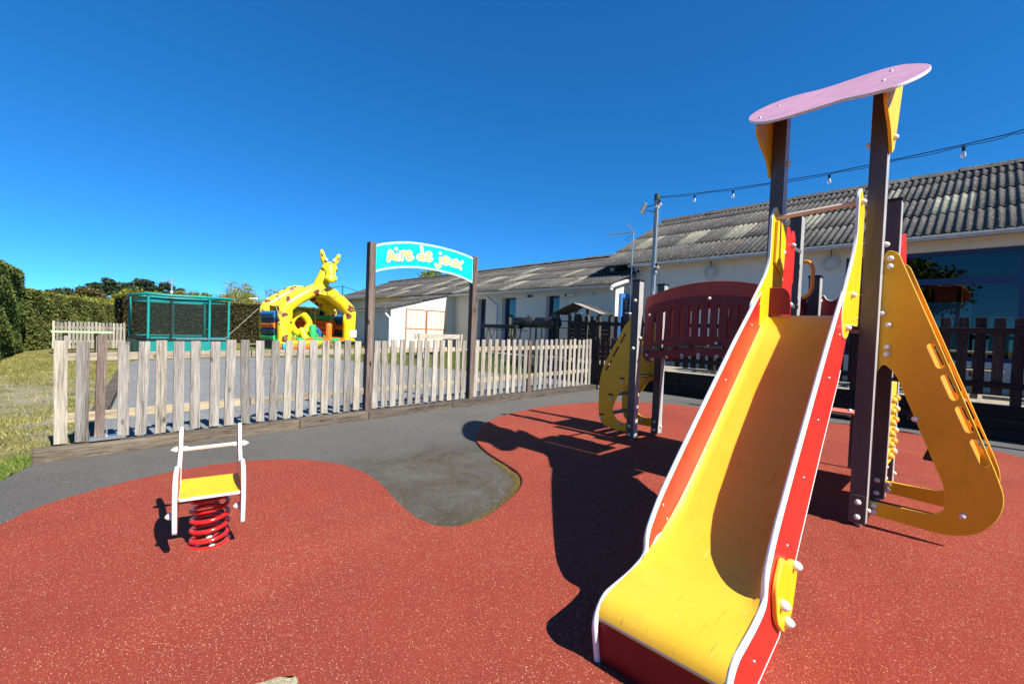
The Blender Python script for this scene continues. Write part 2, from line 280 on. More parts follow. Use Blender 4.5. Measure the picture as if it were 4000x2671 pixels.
# ---------------- builders ----------------
ORG = Vector((0, 0, 0))
def props(o, label=None, cat=None, group=None, kind=None):
    if label: o['label'] = label
    if cat: o['category'] = cat
    if group: o['group'] = group
    if kind: o['kind'] = kind
    return o
def thing(name, loc, label, cat, group=None):
    global ORG
    o = bpy.data.objects.new(name, None); COL.objects.link(o); o.location = loc; o.empty_display_size = .1; ORG = Vector(loc)
    return props(o, label, cat, group)
def top(): 
    global ORG
    ORG = Vector((0, 0, 0))
def link(name, me, parent=None):
    o = bpy.data.objects.new(name, me); COL.objects.link(o)
    if parent: o.parent = parent
    return o
class MB:
    def __init__(s): s.v = []; s.f = []; s.mi = []; s.sm = []
    def add(s, vs, fs, mi=0, smooth=False):
        o = len(s.v); s.v += [tuple(v) for v in vs]
        for f in fs: s.f.append(tuple(o + i for i in f)); s.mi.append(mi); s.sm.append(smooth)
        return s
    def box(s, c, d, rot=None, mi=0):
        vs = [Vector((x * d[0] / 2, y * d[1] / 2, z * d[2] / 2)) for x in (-1, 1) for y in (-1, 1) for z in (-1, 1)]
        if rot is not None: vs = [rot @ v for v in vs]
        vs = [v + Vector(c) for v in vs]
        return s.add(vs, [(0, 1, 3, 2), (4, 6, 7, 5), (0, 4, 5, 1), (2, 3, 7, 6), (0, 2, 6, 4), (1, 5, 7, 3)], mi)
    def bb(s, x0, x1, y0, y1, z0, z1, mi=0): return s.box(((x0 + x1) / 2, (y0 + y1) / 2, (z0 + z1) / 2), (x1 - x0, y1 - y0, z1 - z0), mi=mi)
    def bar(s, a, b, w, t, mi=0, upv=(0, 0, 1)):
        a = Vector(a); b = Vector(b); d = (b - a); L = d.length; d.normalize(); u = Vector(upv)
        if abs(d.dot(u)) > .97: u = Vector((0, 1, 0))
        y = u.cross(d).normalized(); z = d.cross(y); rot = Matrix((d, y, z)).transposed()
        return s.box((a + b) / 2, (L, w, t), rot, mi)
    def tube(s, pts, r, seg=10, mi=0, closed=False, cap=True, squash=None, smooth=True):
        pts = [Vector(p) for p in pts]; n = len(pts); rs = r if isinstance(r, (list, tuple)) else [r] * n
        prev = None; rings = []
        for i, p in enumerate(pts):
            a = pts[(i - 1) % n] if (closed or i > 0) else p; b = pts[(i + 1) % n] if (closed or i < n - 1) else p
            d = (b - a).normalized()
            if prev is None:
                u = Vector((0, 0, 1)) if abs(d.z) < .9 else Vector((1, 0, 0)); x = d.cross(u).normalized()
            else:
                x = (prev - d * prev.dot(d)).normalized()
            y = d.cross(x); prev = x
            rings.append([p + (x * math.cos(2 * math.pi * k / seg) + y * math.sin(2 * math.pi * k / seg)) * rs[i] for k in range(seg)])
        vs = [v for rg in rings for v in rg]; fs = []
        for i in range(n if closed else n - 1):
            j = (i + 1) % n
            for k in range(seg): fs.append((i * seg + k, i * seg + (k + 1) % seg, j * seg + (k + 1) % seg, j * seg + k))
        s.add(vs, fs, mi, smooth)
        if cap and not closed: s.add(rings[0], [tuple(range(seg))[::-1]], mi); s.add(rings[-1], [tuple(range(seg))], mi)
        return s
    def cyl(s, a, b, r0, r1=None, seg=14, mi=0): return s.tube([a, b], [r0, r0 if r1 is None else r1], seg, mi)
    def lathe(s, c, axis, prof, seg=16, mi=0):
        a = Vector(axis).normalized(); u = Vector((0, 0, 1)) if abs(a.z) < .9 else Vector((1, 0, 0)); x = a.cross(u).normalized(); y = a.cross(x)
        vs = [Vector(c) + a * h + (x * math.cos(2 * math.pi * k / seg) + y * math.sin(2 * math.pi * k / seg)) * max(r, 1e-4) for h, r in prof for k in range(seg)]
        fs = [(i * seg + k, i * seg + (k + 1) % seg, (i + 1) * seg + (k + 1) % seg, (i + 1) * seg + k) for i in range(len(prof) - 1) for k in range(seg)]
        return s.add(vs, fs, mi, True)
    def ball(s, c, r, seg=12, mi=0, sc=(1, 1, 1), rot=None):
        n = seg // 2 + 1; vs = []
        for i in range(n + 1):
            t = math.pi * i / n
            for k in range(seg):
                v = Vector((math.sin(t) * math.cos(2 * math.pi * k / seg) * r * sc[0], math.sin(t) * math.sin(2 * math.pi * k / seg) * r * sc[1], math.cos(t) * r * sc[2]))
                vs.append((rot @ v if rot is not None else v) + Vector(c))
        return s.add(vs, [(i * seg + k, (i + 1) * seg + k, (i + 1) * seg + (k + 1) % seg, i * seg + (k + 1) % seg) for i in range(n) for k in range(seg)], mi, True)
    def mesh(s, name, mats):
        me = bpy.data.meshes.new(name); me.from_pydata([Vector(v) - ORG for v in s.v], [], s.f); me.update()
        for m_ in (mats if isinstance(mats, (list, tuple)) else [mats]): me.materials.append(m_)
        me.polygons.foreach_set('material_index', s.mi); me.polygons.foreach_set('use_smooth', s.sm)
        bm = bmesh.new(); bm.from_mesh(me); bmesh.ops.recalc_face_normals(bm, faces=bm.faces); bm.to_mesh(me); bm.free()
        return me
    def build(s, name, mats, parent=None, bev=0):
        o = link(name, s.mesh(name, mats), parent)
        if bev:
            b = o.modifiers.new('bevel', 'BEVEL'); b.width = bev; b.segments = 2; b.limit_method = 'ANGLE'; b.angle_limit = R(40)
        return o
def fil(pts, r=.02, seg=6):
    out = []; n = len(pts)
    for i, p in enumerate(pts):
        rr = p[2] if len(p) > 2 else r; c = Vector(p[:2]); a = Vector(pts[i - 1][:2]) - c; b = Vector(pts[(i + 1) % n][:2]) - c
        if rr <= 0: out.append(tuple(c)); continue
        k = min(rr, a.length * .48, b.length * .48); p0 = c + a.normalized() * k; p1 = c + b.normalized() * k
        for j in range(seg + 1):
            t = j / seg; out.append(tuple(p0 * (1 - t) ** 2 + c * 2 * t * (1 - t) + p1 * t * t))
    return out
def slot(a, b, w, seg=6):
    a = Vector(a); b = Vector(b); d = (b - a).normalized(); t0 = math.atan2(d.y, d.x); o = []
    for c, s0 in ((b, t0 - math.pi / 2), (a, t0 + math.pi / 2)):
        for j in range(seg + 1): t = s0 + math.pi * j / seg; o.append((c.x + math.cos(t) * w / 2, c.y + math.sin(t) * w / 2))
    return o
def circle(c, r, n=14): return [(c[0] + r * math.cos(2 * math.pi * k / n), c[1] + r * math.sin(2 * math.pi * k / n)) for k in range(n)]
def flat_mesh(outline, holes, th, bev=.003):
    cu = bpy.data.curves.new('tmp', 'CURVE'); cu.dimensions = '2D'; cu.fill_mode = 'BOTH'; cu.extrude = th / 2 - bev; cu.bevel_depth = bev; cu.bevel_resolution = 1; cu.offset = -bev
    for pl in [outline] + list(holes):
        sp = cu.splines.new('POLY'); sp.points.add(len(pl) - 1); sp.use_cyclic_u = True
        for q, p in zip(sp.points, pl): q.co = (p[0], p[1], 0, 1)
    o = bpy.data.objects.new('tmp', cu); COL.objects.link(o); dg = bpy.context.evaluated_depsgraph_get(); dg.update()
    me = bpy.data.meshes.new_from_object(o.evaluated_get(dg)); bpy.data.objects.remove(o); bpy.data.curves.remove(cu); return me
def board(name, outline, holes, frame, th, mats, parent=None, bev=.003):
    """flat board: outline in (a,b), frame = (origin, axis a, axis b); faces mats[0], cut edge mats[1]"""
    me = flat_mesh(outline, holes, th, bev); O, A, B = (Vector(q) for q in frame); A.normalize(); B.normalize(); Cn = A.cross(B)
    M = Matrix((A, B, Cn)).transposed().to_4x4(); M.translation = O - ORG
    me.materials.clear()
    for q in mats: me.materials.append(q)
    for p in me.polygons: p.material_index = 0 if abs(p.normal.z) > .96 else 1; p.use_smooth = False
    me.transform(M); bm = bmesh.new(); bm.from_mesh(me); bmesh.ops.remove_doubles(bm, verts=bm.verts, dist=1e-5); bmesh.ops.recalc_face_normals(bm, faces=bm.faces); bm.to_mesh(me); bm.free()
    me.name = name; return link(name, me, parent)
def planeX(x): return ((x, 0, 0), (0, 1, 0), (0, 0, 1))
def planeY(y): return ((0, y, 0), (1, 0, 0), (0, 0, 1))
_bolt = {}
def bolt(p, d, parent, r=.019, h=.026, mat=None, name='bolt'):
    key = (r, h, (mat or CAPW).name)
    if key not in _bolt:
        global ORG
        sv = ORG; ORG = Vector((0, 0, 0))
        _bolt[key] = MB().lathe((0, 0, 0), (0, 0, 1), [(-.004, 0), (-.004, r), (h * .25, r), (h * .55, r * .9), (h * .85, r * .55), (h, 0)], 14).mesh('bolt', mat or CAPW); ORG = sv
    o = link(name, _bolt[key], parent); o.location = Vector(p) - ORG; o.rotation_euler = Vector(d).to_track_quat('Z', 'Y').to_euler(); return o

def leaf_mesh(name, P, size, mats, mi=None, up=.0, extra=None):
    """P: n x 3 leaf centres; rhombic leaves in random attitudes"""
    n = len(P); a = rng.normal(size=(n, 3)); a /= np.linalg.norm(a, axis=1)[:, None]; b = rng.normal(size=(n, 3)); b[:, 2] += up
    b -= a * (a * b).sum(1)[:, None]; b /= np.linalg.norm(b, axis=1)[:, None]; s = size * rng.uniform(.6, 1.35, (n, 1))
    V = np.empty((n, 4, 3)); V[:, 0] = P - b * s; V[:, 1] = P + a * s * .5; V[:, 2] = P + b * s; V[:, 3] = P - a * s * .5
    V = V.reshape(-1, 3) - np.array(ORG); F = np.arange(n * 4)
    ev, ef = (np.array(extra[0], float).reshape(-1, 3) - np.array(ORG), extra[1]) if extra else (np.zeros((0, 3)), [])
    me = bpy.data.meshes.new(name); nv = len(V) + len(ev); me.vertices.add(nv); me.vertices.foreach_set('co', np.vstack([V, ev]).ravel())
    loops = np.concatenate([F, np.array([i + len(V) for f in ef for i in f], int)]) if ef else F
    tot = np.concatenate([np.full(n, 4), np.array([len(f) for f in ef], int)]) if ef else np.full(n, 4)
    me.loops.add(len(loops)); me.loops.foreach_set('vertex_index', loops.astype(np.int32)); me.polygons.add(len(tot))
    me.polygons.foreach_set('loop_start', np.concatenate([[0], np.cumsum(tot)[:-1]]).astype(np.int32)); me.polygons.foreach_set('loop_total', tot.astype(np.int32))
    for q in mats: me.materials.append(q)
    idx = np.zeros(len(tot), np.int32) if mi is None else np.concatenate([mi, np.full(len(ef), 0)]).astype(np.int32)
    if extra: idx[n:] = len(mats) - 1
    me.polygons.foreach_set('material_index', idx); me.update(calc_edges=True); return me

# ---------------- ground ----------------
top()
def sheet(name, pts, z, mat, kind='structure', label=None):
    me = bpy.data.meshes.new(name); bm = bmesh.new(); vs = [bm.verts.new((p[0], p[1], z)) for p in pts]; f = bm.faces.new(vs)
    if f.normal.z < 0: f.normal_flip()
    bmesh.ops.triangulate(bm, faces=bm.faces); bm.to_mesh(me); bm.free(); me.materials.append(mat); o = link(name, me); o['kind'] = kind
    if label: o['label'] = label
    return o
sheet('ground', [(-400, -400), (400, -400), (400, 400), (-400, 400)], -.03, LAWN)
gx = [(-4.45, 5.05), (5.45, 5.85), (5.45, 14.9), (4.0, 16.2), (-.2, 17.2), (-3.3, 16.6), (-3.55, 14.6), (-3.79, 10.9), (-4.07, 6.19)]
sheet('gravel_court', gx, -.018, GRAVEL)
asph = [(-4.536, 4.519), (-4.891, 4.289), (-9, -3), (-9, -14), (12, -14), (5.44, -14), (5.44, 5.75), (0.5, 5.36), (-4.25, 5.02)]
asph = [(-9, -12), (5.44, -12), (5.44, 5.72), (0.5, 5.36), (-4.4, 5.0), (-4.539, 4.545), (-9, .6)]
sheet('asphalt_path', asph, -.010, ASPH)
rub = [(-4.409, 3.426), (-4.323, 3.646), (-4.087, 3.825), (-3.719, 3.999), (-3.272, 4.064), (-2.912, 3.995), (-2.59, 3.798), (-2.351, 3.46), (-2.27, 3.08), (-2.296, 2.7), (-2.356, 2.404), (-2.39, 2.18), (-2.397, 1.937), (-2.349, 1.801), (-2.231, 1.724), (-2.043, 1.729), (-1.8, 1.822), (-1.529, 1.942), (-1.316, 2.096), (-1.187, 2.285), (-1.092, 2.619), (-0.99, 3.016), (-0.792, 3.434), (-0.418, 3.849), (0.049, 4.188), (0.696, 4.43), (1.658, 4.575), (2.595, 4.445), (3.349, 4.182), (3.961, 3.6), (4.157, 2.686), (4.621, 1.077), (4.977, 0.291), (4.392, -0.694), (4.106, -0.955), (3.193, -1.341), (4.0, -3.2), (1.5, -5.0), (-3, -5.2), (-6.5, -4), (-7.6, -1)]
def chaikin(p, n=2):
    for _ in range(n): p = [q for a, b in zip(p, p[1:] + p[:1]) for q in ((a[0] * .75 + b[0] * .25, a[1] * .75 + b[1] * .25), (a[0] * .25 + b[0] * .75, a[1] * .25 + b[1] * .75))]
    return p
rubs = chaikin(rub, 2)
rb = board('rubber_surface', rubs, [], ((0, 0, -.006), (1, 0, 0), (0, 1, 0)), .044, [RUBBER, RUBBER], None, .018); rb['kind'] = 'structure'
# dry moss collected along the notch edge: a narrow strip of separate grains
np_ = [(-2.231, 1.724), (-2.043, 1.729), (-1.8, 1.822), (-1.529, 1.942), (-1.341, 2.075), (-1.212, 2.258), (-1.132, 2.512), (-1.068, 2.781)]
ms = MB(); cc = Vector((-1.673, 2.296, 0.0))
dens = []
for a, b in zip(np_, np_[1:]):
    for k in range(150):
        t = rng.random(); p = Vector((a[0] * (1 - t) + b[0] * t, a[1] * (1 - t) + b[1] * t, 0)); q = (cc - p).normalized(); p = p + q * abs(rng.normal(0, .035)); p.z = -.006; s_ = rng.uniform(.004, .010)
        ms.add([p + Vector((s_, 0, 0)), p + Vector((0, s_, 0)), p + Vector((-s_, 0, 0)), p + Vector((0, -s_, 0)), p + Vector((0, 0, s_))], [(0, 1, 4), (1, 2, 4), (2, 3, 4), (3, 0, 4)])
o = ms.build('moss_crumbs', MOSS); props(o, 'dry yellow-brown moss crumbs along the edge of the red rubber', None, None, 'stuff')
wp = [(c[0], c[1]) for c in circle((-3.542, 1.082), .066, 26)]; wp = [(x + rng.normal(0, .008) + (x - -3.542) * .5, y + rng.normal(0, .006)) for x, y in wp]
sheet('worn_patch', wp, .0175, PATCH)
# kerb timber between lawn and gravel
o = MB(); 
for a, b in (((-4.12, 5.7), (-3.98, 7.6)), ((-3.975, 7.65), (-3.80, 10.6)), ((-3.795, 10.65), (-3.58, 14.3))): o.bar((a[0], a[1], .02), (b[0], b[1], .02), .16, .12)
o = o.build('edging_timber', SLEEP, None, .008); props(o, 'grey timber edging running back between the dry lawn and the gravel', 'edging')

# grass blades
def blades(name, P, hgt, mat, label):
    n = len(P); a = rng.uniform(0, 2 * math.pi, n); w = rng.uniform(.002, .006, n) ; h = hgt * rng.uniform(.4, 1.3, n); dx = np.cos(a); dy = np.sin(a); ln = rng.normal(0, .5, (n, 2)) * h[:, None]
    V = np.zeros((n, 3, 3)); V[:, 0, :2] = P + np.c_[dx, dy] * w[:, None]; V[:, 1, :2] = P - np.c_[dx, dy] * w[:, None]; V[:, 2, :2] = P + ln; V[:, :2, 2] = -.03; V[:, 2, 2] = h - .03
    me = bpy.data.meshes.new(name); me.vertices.add(n * 3); me.vertices.foreach_set('co', V.ravel()); me.loops.add(n * 3); me.loops.foreach_set('vertex_index', np.arange(n * 3, dtype=np.int32)); me.polygons.add(n)
    me.polygons.foreach_set('loop_start', np.arange(0, n * 3, 3, dtype=np.int32)); me.polygons.foreach_set('loop_total', np.full(n, 3, np.int32)); me.materials.append(mat); me.update(calc_edges=True)
    o = link(name, me); props(o, label, None, None, 'stuff'); return o
def inpoly(P, poly):
    c = np.zeros(len(P), bool); x, y = P[:, 0], P[:, 1]; n = len(poly)
    for i in range(n):
        x0, y0 = poly[i]; x1, y1 = poly[i - 1]; t = ((y0 > y) != (y1 > y)) & (x < (x1 - x0) * (y - y0) / (y1 - y0 + 1e-12) + x0); c ^= t
    return c
LP = [(-6.4, 3.2), (-4.539, 4.545), (-4.45, 4.98), (-4.25, 6.2), (-3.9, 10.9), (-3.7, 15.5), (-5.9, 20), (-6.6, 13)]
n_ = 150000; P = np.c_[rng.uniform(-6.6, -3.7, n_), 3.0 + 17 * rng.random(n_) ** 1.8]
cl = np.sin(P[:, 0] * 5.1 + np.sin(P[:, 1] * 2.3) * 2) * np.sin(P[:, 1] * 3.7 + P[:, 0] * 2) + rng.normal(0, .6, n_); P = P[(cl > -.25)]; P = P[inpoly(P, LP) & ~inpoly(P, asph)]
bare = np.hypot((P[:, 0] + 5.3) * .42, (P[:, 1] - 9.5) * .22) < .42; P = P[~(bare & (rng.random(len(P)) < .8))]
blades('grass', P, .045, GRASSM, 'dry yellowing lawn grass left of the picket fence')
P = np.c_[rng.uniform(-3.4, 5.3, 60000), rng.uniform(16.4, 23, 60000)]; P2 = np.c_[rng.uniform(.5, 5.3, 26000), rng.uniform(13.0, 16.4, 26000)]
P = np.vstack([P, P2]); P = P[~inpoly(P, gx)]; blades('grass', P, .07, GRASSG, 'green grass strip beyond the gravel court')
P = np.c_[rng.uniform(-4.60, -4.35, 1500), rng.uniform(4.6, 5.3, 1500)]; P = P[~inpoly(P, asph)]; blades('grass', P, .045, GRASSG, 'green tuft of grass at the near left end of the fence sleeper')

# ---------------- terrace ----------------
o = MB().bb(5.52, 8.0, -14, 12.6, -.04, .50).build('terrace', TERR); o['kind'] = 'structure'
t = thing('retaining_wall', (5.46, 1, 0), 'low black timber sleeper wall holding up the beige terrace', 'retaining wall')
for y0 in range(-12, 8, 2):
    for zc in (.08, .245, .41):
        MB().bb(5.44 + rng.uniform(-.008, .008), 5.515, y0 + .004, y0 + 1.996, zc - .08, zc + .08).build('sleeper', DSLEEP, t, .01)

# ---------------- fences ----------------
FY = lambda x: 5.41 + .067 * x
A_ = Vector((1, .067, 0)).normalized(); NB = Vector((-A_.y, A_.x, 0))
def rotA(tilt=0): return Matrix((A_, NB, ZU)).transposed() @ Matrix.Rotation(tilt, 3, 'Y')
def hF(x): return 1.045 + .0135 * (x + 4.3)
px = [-4.25, -4.11, None, -3.824, -3.681, -3.536, -3.391, -3.247, -3.072, -2.926, -2.774, -2.62, -2.465, -2.309, -2.166, -2.007, -1.856, -1.697, -1.554, -1.412, -1.125, -.995, -.85, -.70, -.545, -.40, -.26, -.10, .04, .20, .365, .50, .79, .945, 1.11, 1.27, 1.43, 1.59, 1.75, 1.92, 2.08, 2.405, 2.56, 2.72, 2.89, 3.06, 3.22, 3.39, 3.56, 3.73, 3.90, 4.07, 4.22, 4.36]
fence = thing('picket_fence', (0, FY(0), 0), 'long weathered grey-beige picket fence between the asphalt path and the gravel court', 'fence')
for i, x in enumerate(px):
    if x is None: continue
    w = .092 + rng.uniform(-.006, .004); h = hF(x) + rng.uniform(-.012, .012); z0 = .115 + rng.uniform(-.006, .01)
    c = Vector((x, FY(x), 0)) - NB * .012; c.z = (h + z0) / 2
    MB().box(c, (w, .021, h - z0), rotA(R(rng.normal(0, .75)))).build('picket', PICK, fence, .003)
def dpost(x, lean=0, w=.07, label=None):
    c = Vector((x, FY(x), 0)) + NB * .03; c.z = .57
    o = MB().box(c, (w, .07, .99 + .1), rotA(lean)).build('post', BPOST, fence, .004); o['label'] = 'darker brown fence post'
dpost(-3.984, R(1)); dpost(2.235, 0, .09)
for seg in ((-4.3, -2.72), (-2.71, -1.3), (-1.15, .55), (.76, 2.19), (2.28, 4.4)):
    for z, hh in ((.90, .075), (.34, .085)):
        a = Vector((seg[0], FY(seg[0]), 0)) + NB * .017; b = Vector((seg[1], FY(seg[1]), 0)) + NB * .017; dz = .0135
        a.z = z + dz * (seg[0] + 4.3) * .8 - .0; b.z = z + dz * (seg[1] + 4.3) * .8
        MB().bar(a, b, .035, hh).build('rail', RAILW, fence, .004)
MB().box((-3.95, FY(-3.95) - .02, .13), (.22, .09, .03), rotA()).box((-3.94, FY(-3.94) - .035, .22), (.012, .012, .2), rotA()).build('steel_foot', STEEL, fence)
for a, b in ((-4.42, -2.2), (-2.195, -1.28), (-1.275, .2), (.205, 2.4), (2.405, 4.6)):
    pa = Vector((a, FY(a), .038)); pb = Vector((b, FY(b), .038)); MB().bar(pa - NB * .045, pb - NB * .045, .16, .12).build('base_sleeper', SLEEP, fence, .012)

# dark fences of the terrace
tf = thing('terrace_fence', (5.46, 1, .5), 'dark brown stained picket fence standing on the black retaining wall of the terrace', 'fence')
for k in range(68):
    y = -5.0 + k * .186
    if y > 7.3: break
    if abs((y + 20.3) % 1.83 - .9) < .11: continue
    w = .118 if y < 4.6 else .085
    MB().box((5.515, y + rng.uniform(-.006, .006), .62 + .57), (.022, w + rng.uniform(-.004, .004), 1.14 + rng.uniform(-.02, .01)), Matrix.Rotation(R(rng.uniform(-.5, .5)), 3, 'X')).build('picket', DWOOD, tf, .003)
for z in (1.56, .78): MB().bb(5.455, 5.50, -5.2, 7.3, z - .045, z + .045).build('rail', DRAIL, tf, .004)
for k in range(7): MB().bb(5.46, 5.56, -4.63 + k * 1.83, -4.52 + k * 1.83, .45, 1.66).build('post', DWOOD, tf, .004)
for y in (5.40, 6.95): MB().bb(5.49, 5.59, y, y + .09, .45, 1.83).box((5.54, y + .045, 1.84), (.12, .12, .03), None, 1).build('post', [DWOOD, CAPW], tf, .003)
lf = thing('corner_fence', (4.66, 5.4, 0), 'short dark picket fence turning the corner from the grey fence towards the terrace', 'fence')
for k in range(8):
    y = 5.76 - k * .13; MB().box((4.60, y, .66), (.022, .088, 1.10 + rng.uniform(-.02, .02)), Matrix.Rotation(R(rng.uniform(-1.5, 1.5)), 3, 'X')).build('picket', DWOOD, lf, .003)
for z in (1.0, .38): MB().bb(4.615, 4.65, 4.85, 5.8, z - .04, z + .04).build('rail', DRAIL, lf, .003)

# far fence at the end of the lawn
ff = thing('picket_fence', (-4.4, 22, 0), 'short pale picket fence far off in front of the left hedge', 'fence')
for k in range(20):
    y = 21.75 + k * .026; x = -5.30 + k * .0985
    MB().bb(x - .034, x + .034, y - .01, y + .01, .03, 1.0 + rng.uniform(-.03, .03)).build('picket', PICK, ff)
for z in (.8, .3): MB().bar((-5.33, 21.78, z), (-3.40, 22.28, z), .03, .08).build('rail', RAILW, ff)

# ---------------- play structure ----------------
ps = thing('play_structure', (.35, .9, 0), 'red and yellow play structure with grey-brown posts, long yellow slide, pink roof, bridge and climbers', 'play structure')
PW = .098
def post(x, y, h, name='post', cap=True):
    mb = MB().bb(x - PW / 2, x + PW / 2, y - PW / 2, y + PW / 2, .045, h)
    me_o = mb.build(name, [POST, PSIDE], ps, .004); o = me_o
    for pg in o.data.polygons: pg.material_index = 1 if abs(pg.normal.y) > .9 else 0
    if cap: MB().bb(x - .055, x + .055, y - .055, y + .055, h - .012, h + .012).build('cap', BLACKP, o, .003)
    MB().box((x - PW / 2 - .004, y, .14), (.008, .094, .2)).build('foot_plate', POST, o, .02)
    MB().cyl((x, y, -.01), (x, y, .05), .028).build('steel_foot', STEEL, o)
    for zz in (.19, .085): bolt((x - PW / 2 - .006, y, zz), (-1, 0, 0), o, .02, .022)
    bolt((x + .012, y - PW / 2, .13), (0, -1, 0), o, .018, .022)
    return o
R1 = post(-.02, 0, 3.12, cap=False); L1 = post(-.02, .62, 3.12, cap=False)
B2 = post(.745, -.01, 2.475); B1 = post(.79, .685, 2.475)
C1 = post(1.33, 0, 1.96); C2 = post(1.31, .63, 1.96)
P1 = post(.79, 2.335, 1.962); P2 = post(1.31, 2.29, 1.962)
for y in (0,): 
    for z in (2.0, 1.52): bolt((.03, -.049, z), (0, -1, 0), R1, .02, .03)
bolt((-.07, 2.335, 1.72), (-1, 0, 0), P1) if False else None
for z in (1.72, 1.14): bolt((.741, 2.335, z), (-1, 0, 0), P1, .021, .022)
bolt((.79, 2.286, 1.27), (0, -1, 0), P1, .02, .03)
# bright strips on the posts: side faces in a lighter colour, sunlight painted in
# roof
T = R(32.6); rO = Vector((-.5, 0, 2.861)); rB = Vector((math.cos(T), 0, math.sin(T))); rA = Vector((0, -1, 0))
ro_t = [(.905, .42), (.87, .60), (.78, .75), (.66, .835), (.54, .83), (.42, .765), (.31, .75), (.20, .765), (.08, .80), (-.02, .79), (-.12, .72), (-.20, .58), (-.245, .40), (-.24, .25), (-.20, .12), (-.12, .01), (-.02, -.03), (.09, -.025), (.22, .02), (.33, .035), (.44, .02), (.56, -.02), (.68, -.01), (.79, .06), (.87, .19)]
rf = board('roof', chaikin([(-y, b * .94 + .03) for y, b in [(0.827, 0.375), (0.871, 0.658), (0.82, 0.856), (0.708, 0.973), (0.563, 0.94), (0.445, 0.839), (0.351, 0.827), (0.236, 0.839), (0.13, 0.878), (0.022, 0.862), (-0.061, 0.8), (-0.15, 0.629), (-0.218, 0.45), (-0.259, 0.264), (-0.254, 0.135), (-0.224, 0.009), (-0.172, -0.081), (-0.117, -0.137), (-0.055, -0.137), (0.038, -0.101), (0.145, -0.019), (0.237, -0.053), (0.336, -0.073), (0.443, -0.082), (0.566, -0.051), (0.703, 0.104)]][::-1], 2), [], (rO, rA, rB), .019, [PINK, EDGE], ps, .003)
rn = Vector((-math.sin(T), 0, math.cos(T)))
for y, b in ((.70, .26), (.66, .60), (-.03, .26), (-.03, .60)): bolt(rO + Vector((0, y, 0)) + rB * b + rn * .009, rn, rf, .011, .008, STEEL)
def bracket(y):
    zt = lambda x: 2.861 + (x + .5) * math.tan(T) - .014
    pts = [(-.40, zt(-.40)), (.30, zt(.30)), (.30, zt(.30) - .10), (.04, 2.66), (-.055, 2.60), (-.09, 2.66), (-.17, 2.735), (-.30, 2.79), (-.385, 2.86 - .02)]
    b = board('roof_bracket', fil(pts, .02), [], planeY(y), .019, [YEL, YEL], ps)
    s = 1 if y > .3 else -1
    bolt((-.02, y + s * .01, 2.72), (0, s, 0), b, .02, .028); bolt((-.02, y - s * .115, 2.70), (0, -s, 0), b, .02, .028)
    bolt((-.33, y + s * .01, 2.88), (0, s, 0), b, .017, .022)
bracket(.68); bracket(-.06)
# decks
for nm, x0, x1, y0, y1 in (('deck', -.06, .80, .03, .60), ('deck', .80, 1.36, .03, .66)):
    MB().bb(x0, x1, y0, y1, 1.462, 1.482).bb(x0 + .01, x1 - .01, y0 + .01, y1 - .01, 1.40, 1.461).build(nm, POST, ps, .003)
# slide
SYW = R(3.4); sd_ = Vector((-math.cos(SYW), -math.sin(SYW), 0)); sn_ = Vector((-math.sin(SYW), math.cos(SYW), 0)); sO = Vector((0, .345, 0))
def SP(s, w, z): return sO + sd_ * s + sn_ * w + Vector((0, 0, z))
topP = [(.33, 1.36, 0), (.33, 1.672, .05), (.50, 1.655, .07), (.64, 1.56, .10), (1.03, 1.29, 0), (1.42, 1.0, 0), (1.79, .72, .1), (2.03, .53, .10), (2.14, .40, .06), (2.135, .30, .06), (2.26, .272, .08), (2.49, .262, .10), (2.55, .19, .05), (2.515, .012, .01), (1.90, .012, .02), (1.88, .10, .04), (1.62, .31, .05), (1.12, .70, 0), (.58, 1.09, .05)]
frR = (SP(0, -.24, 0), sd_, ZU); frL = (SP(0, .24, 0), sd_, ZU)
CHO = MB(); W2 = .232
prof = [(.0, 1.487), (.30, 1.487), (.345, 1.475), (.40, 1.445), (.47, 1.40), (.60, 1.305), (1.03, .995), (1.43, .705), (1.70, .515), (1.80, .45), (1.90, .395), (2.0, .350), (2.10, .318), (2.20, .298), (2.32, .286), (2.42, .278), (2.48, .268), (2.515, .250), (2.535, .222), (2.54, .205)]
ws = [-W2, -W2 + .02, -W2 + .05, 0, W2 - .05, W2 - .02, W2]; lift = [.028, .006, 0, 0, 0, .006, .028]
vs = []; 
for i, (s_, z_) in enumerate(prof):
    k = 0 if s_ < .35 or s_ > 2.1 else 1
    for w_, l_ in zip(ws, lift): vs.append(SP(s_, w_, z_ + l_ * k))
nw = len(ws); fs = [(i * nw + j, i * nw + j + 1, (i + 1) * nw + j + 1, (i + 1) * nw + j) for i in range(len(prof) - 1) for j in range(nw - 1)]
CHO.add(vs, fs, 0, True); low = [v - Vector((0, 0, .012)) for v in vs]; CHO.add(low, fs, 0, True)
slide = CHO.build('slide', CHUTE, ps)
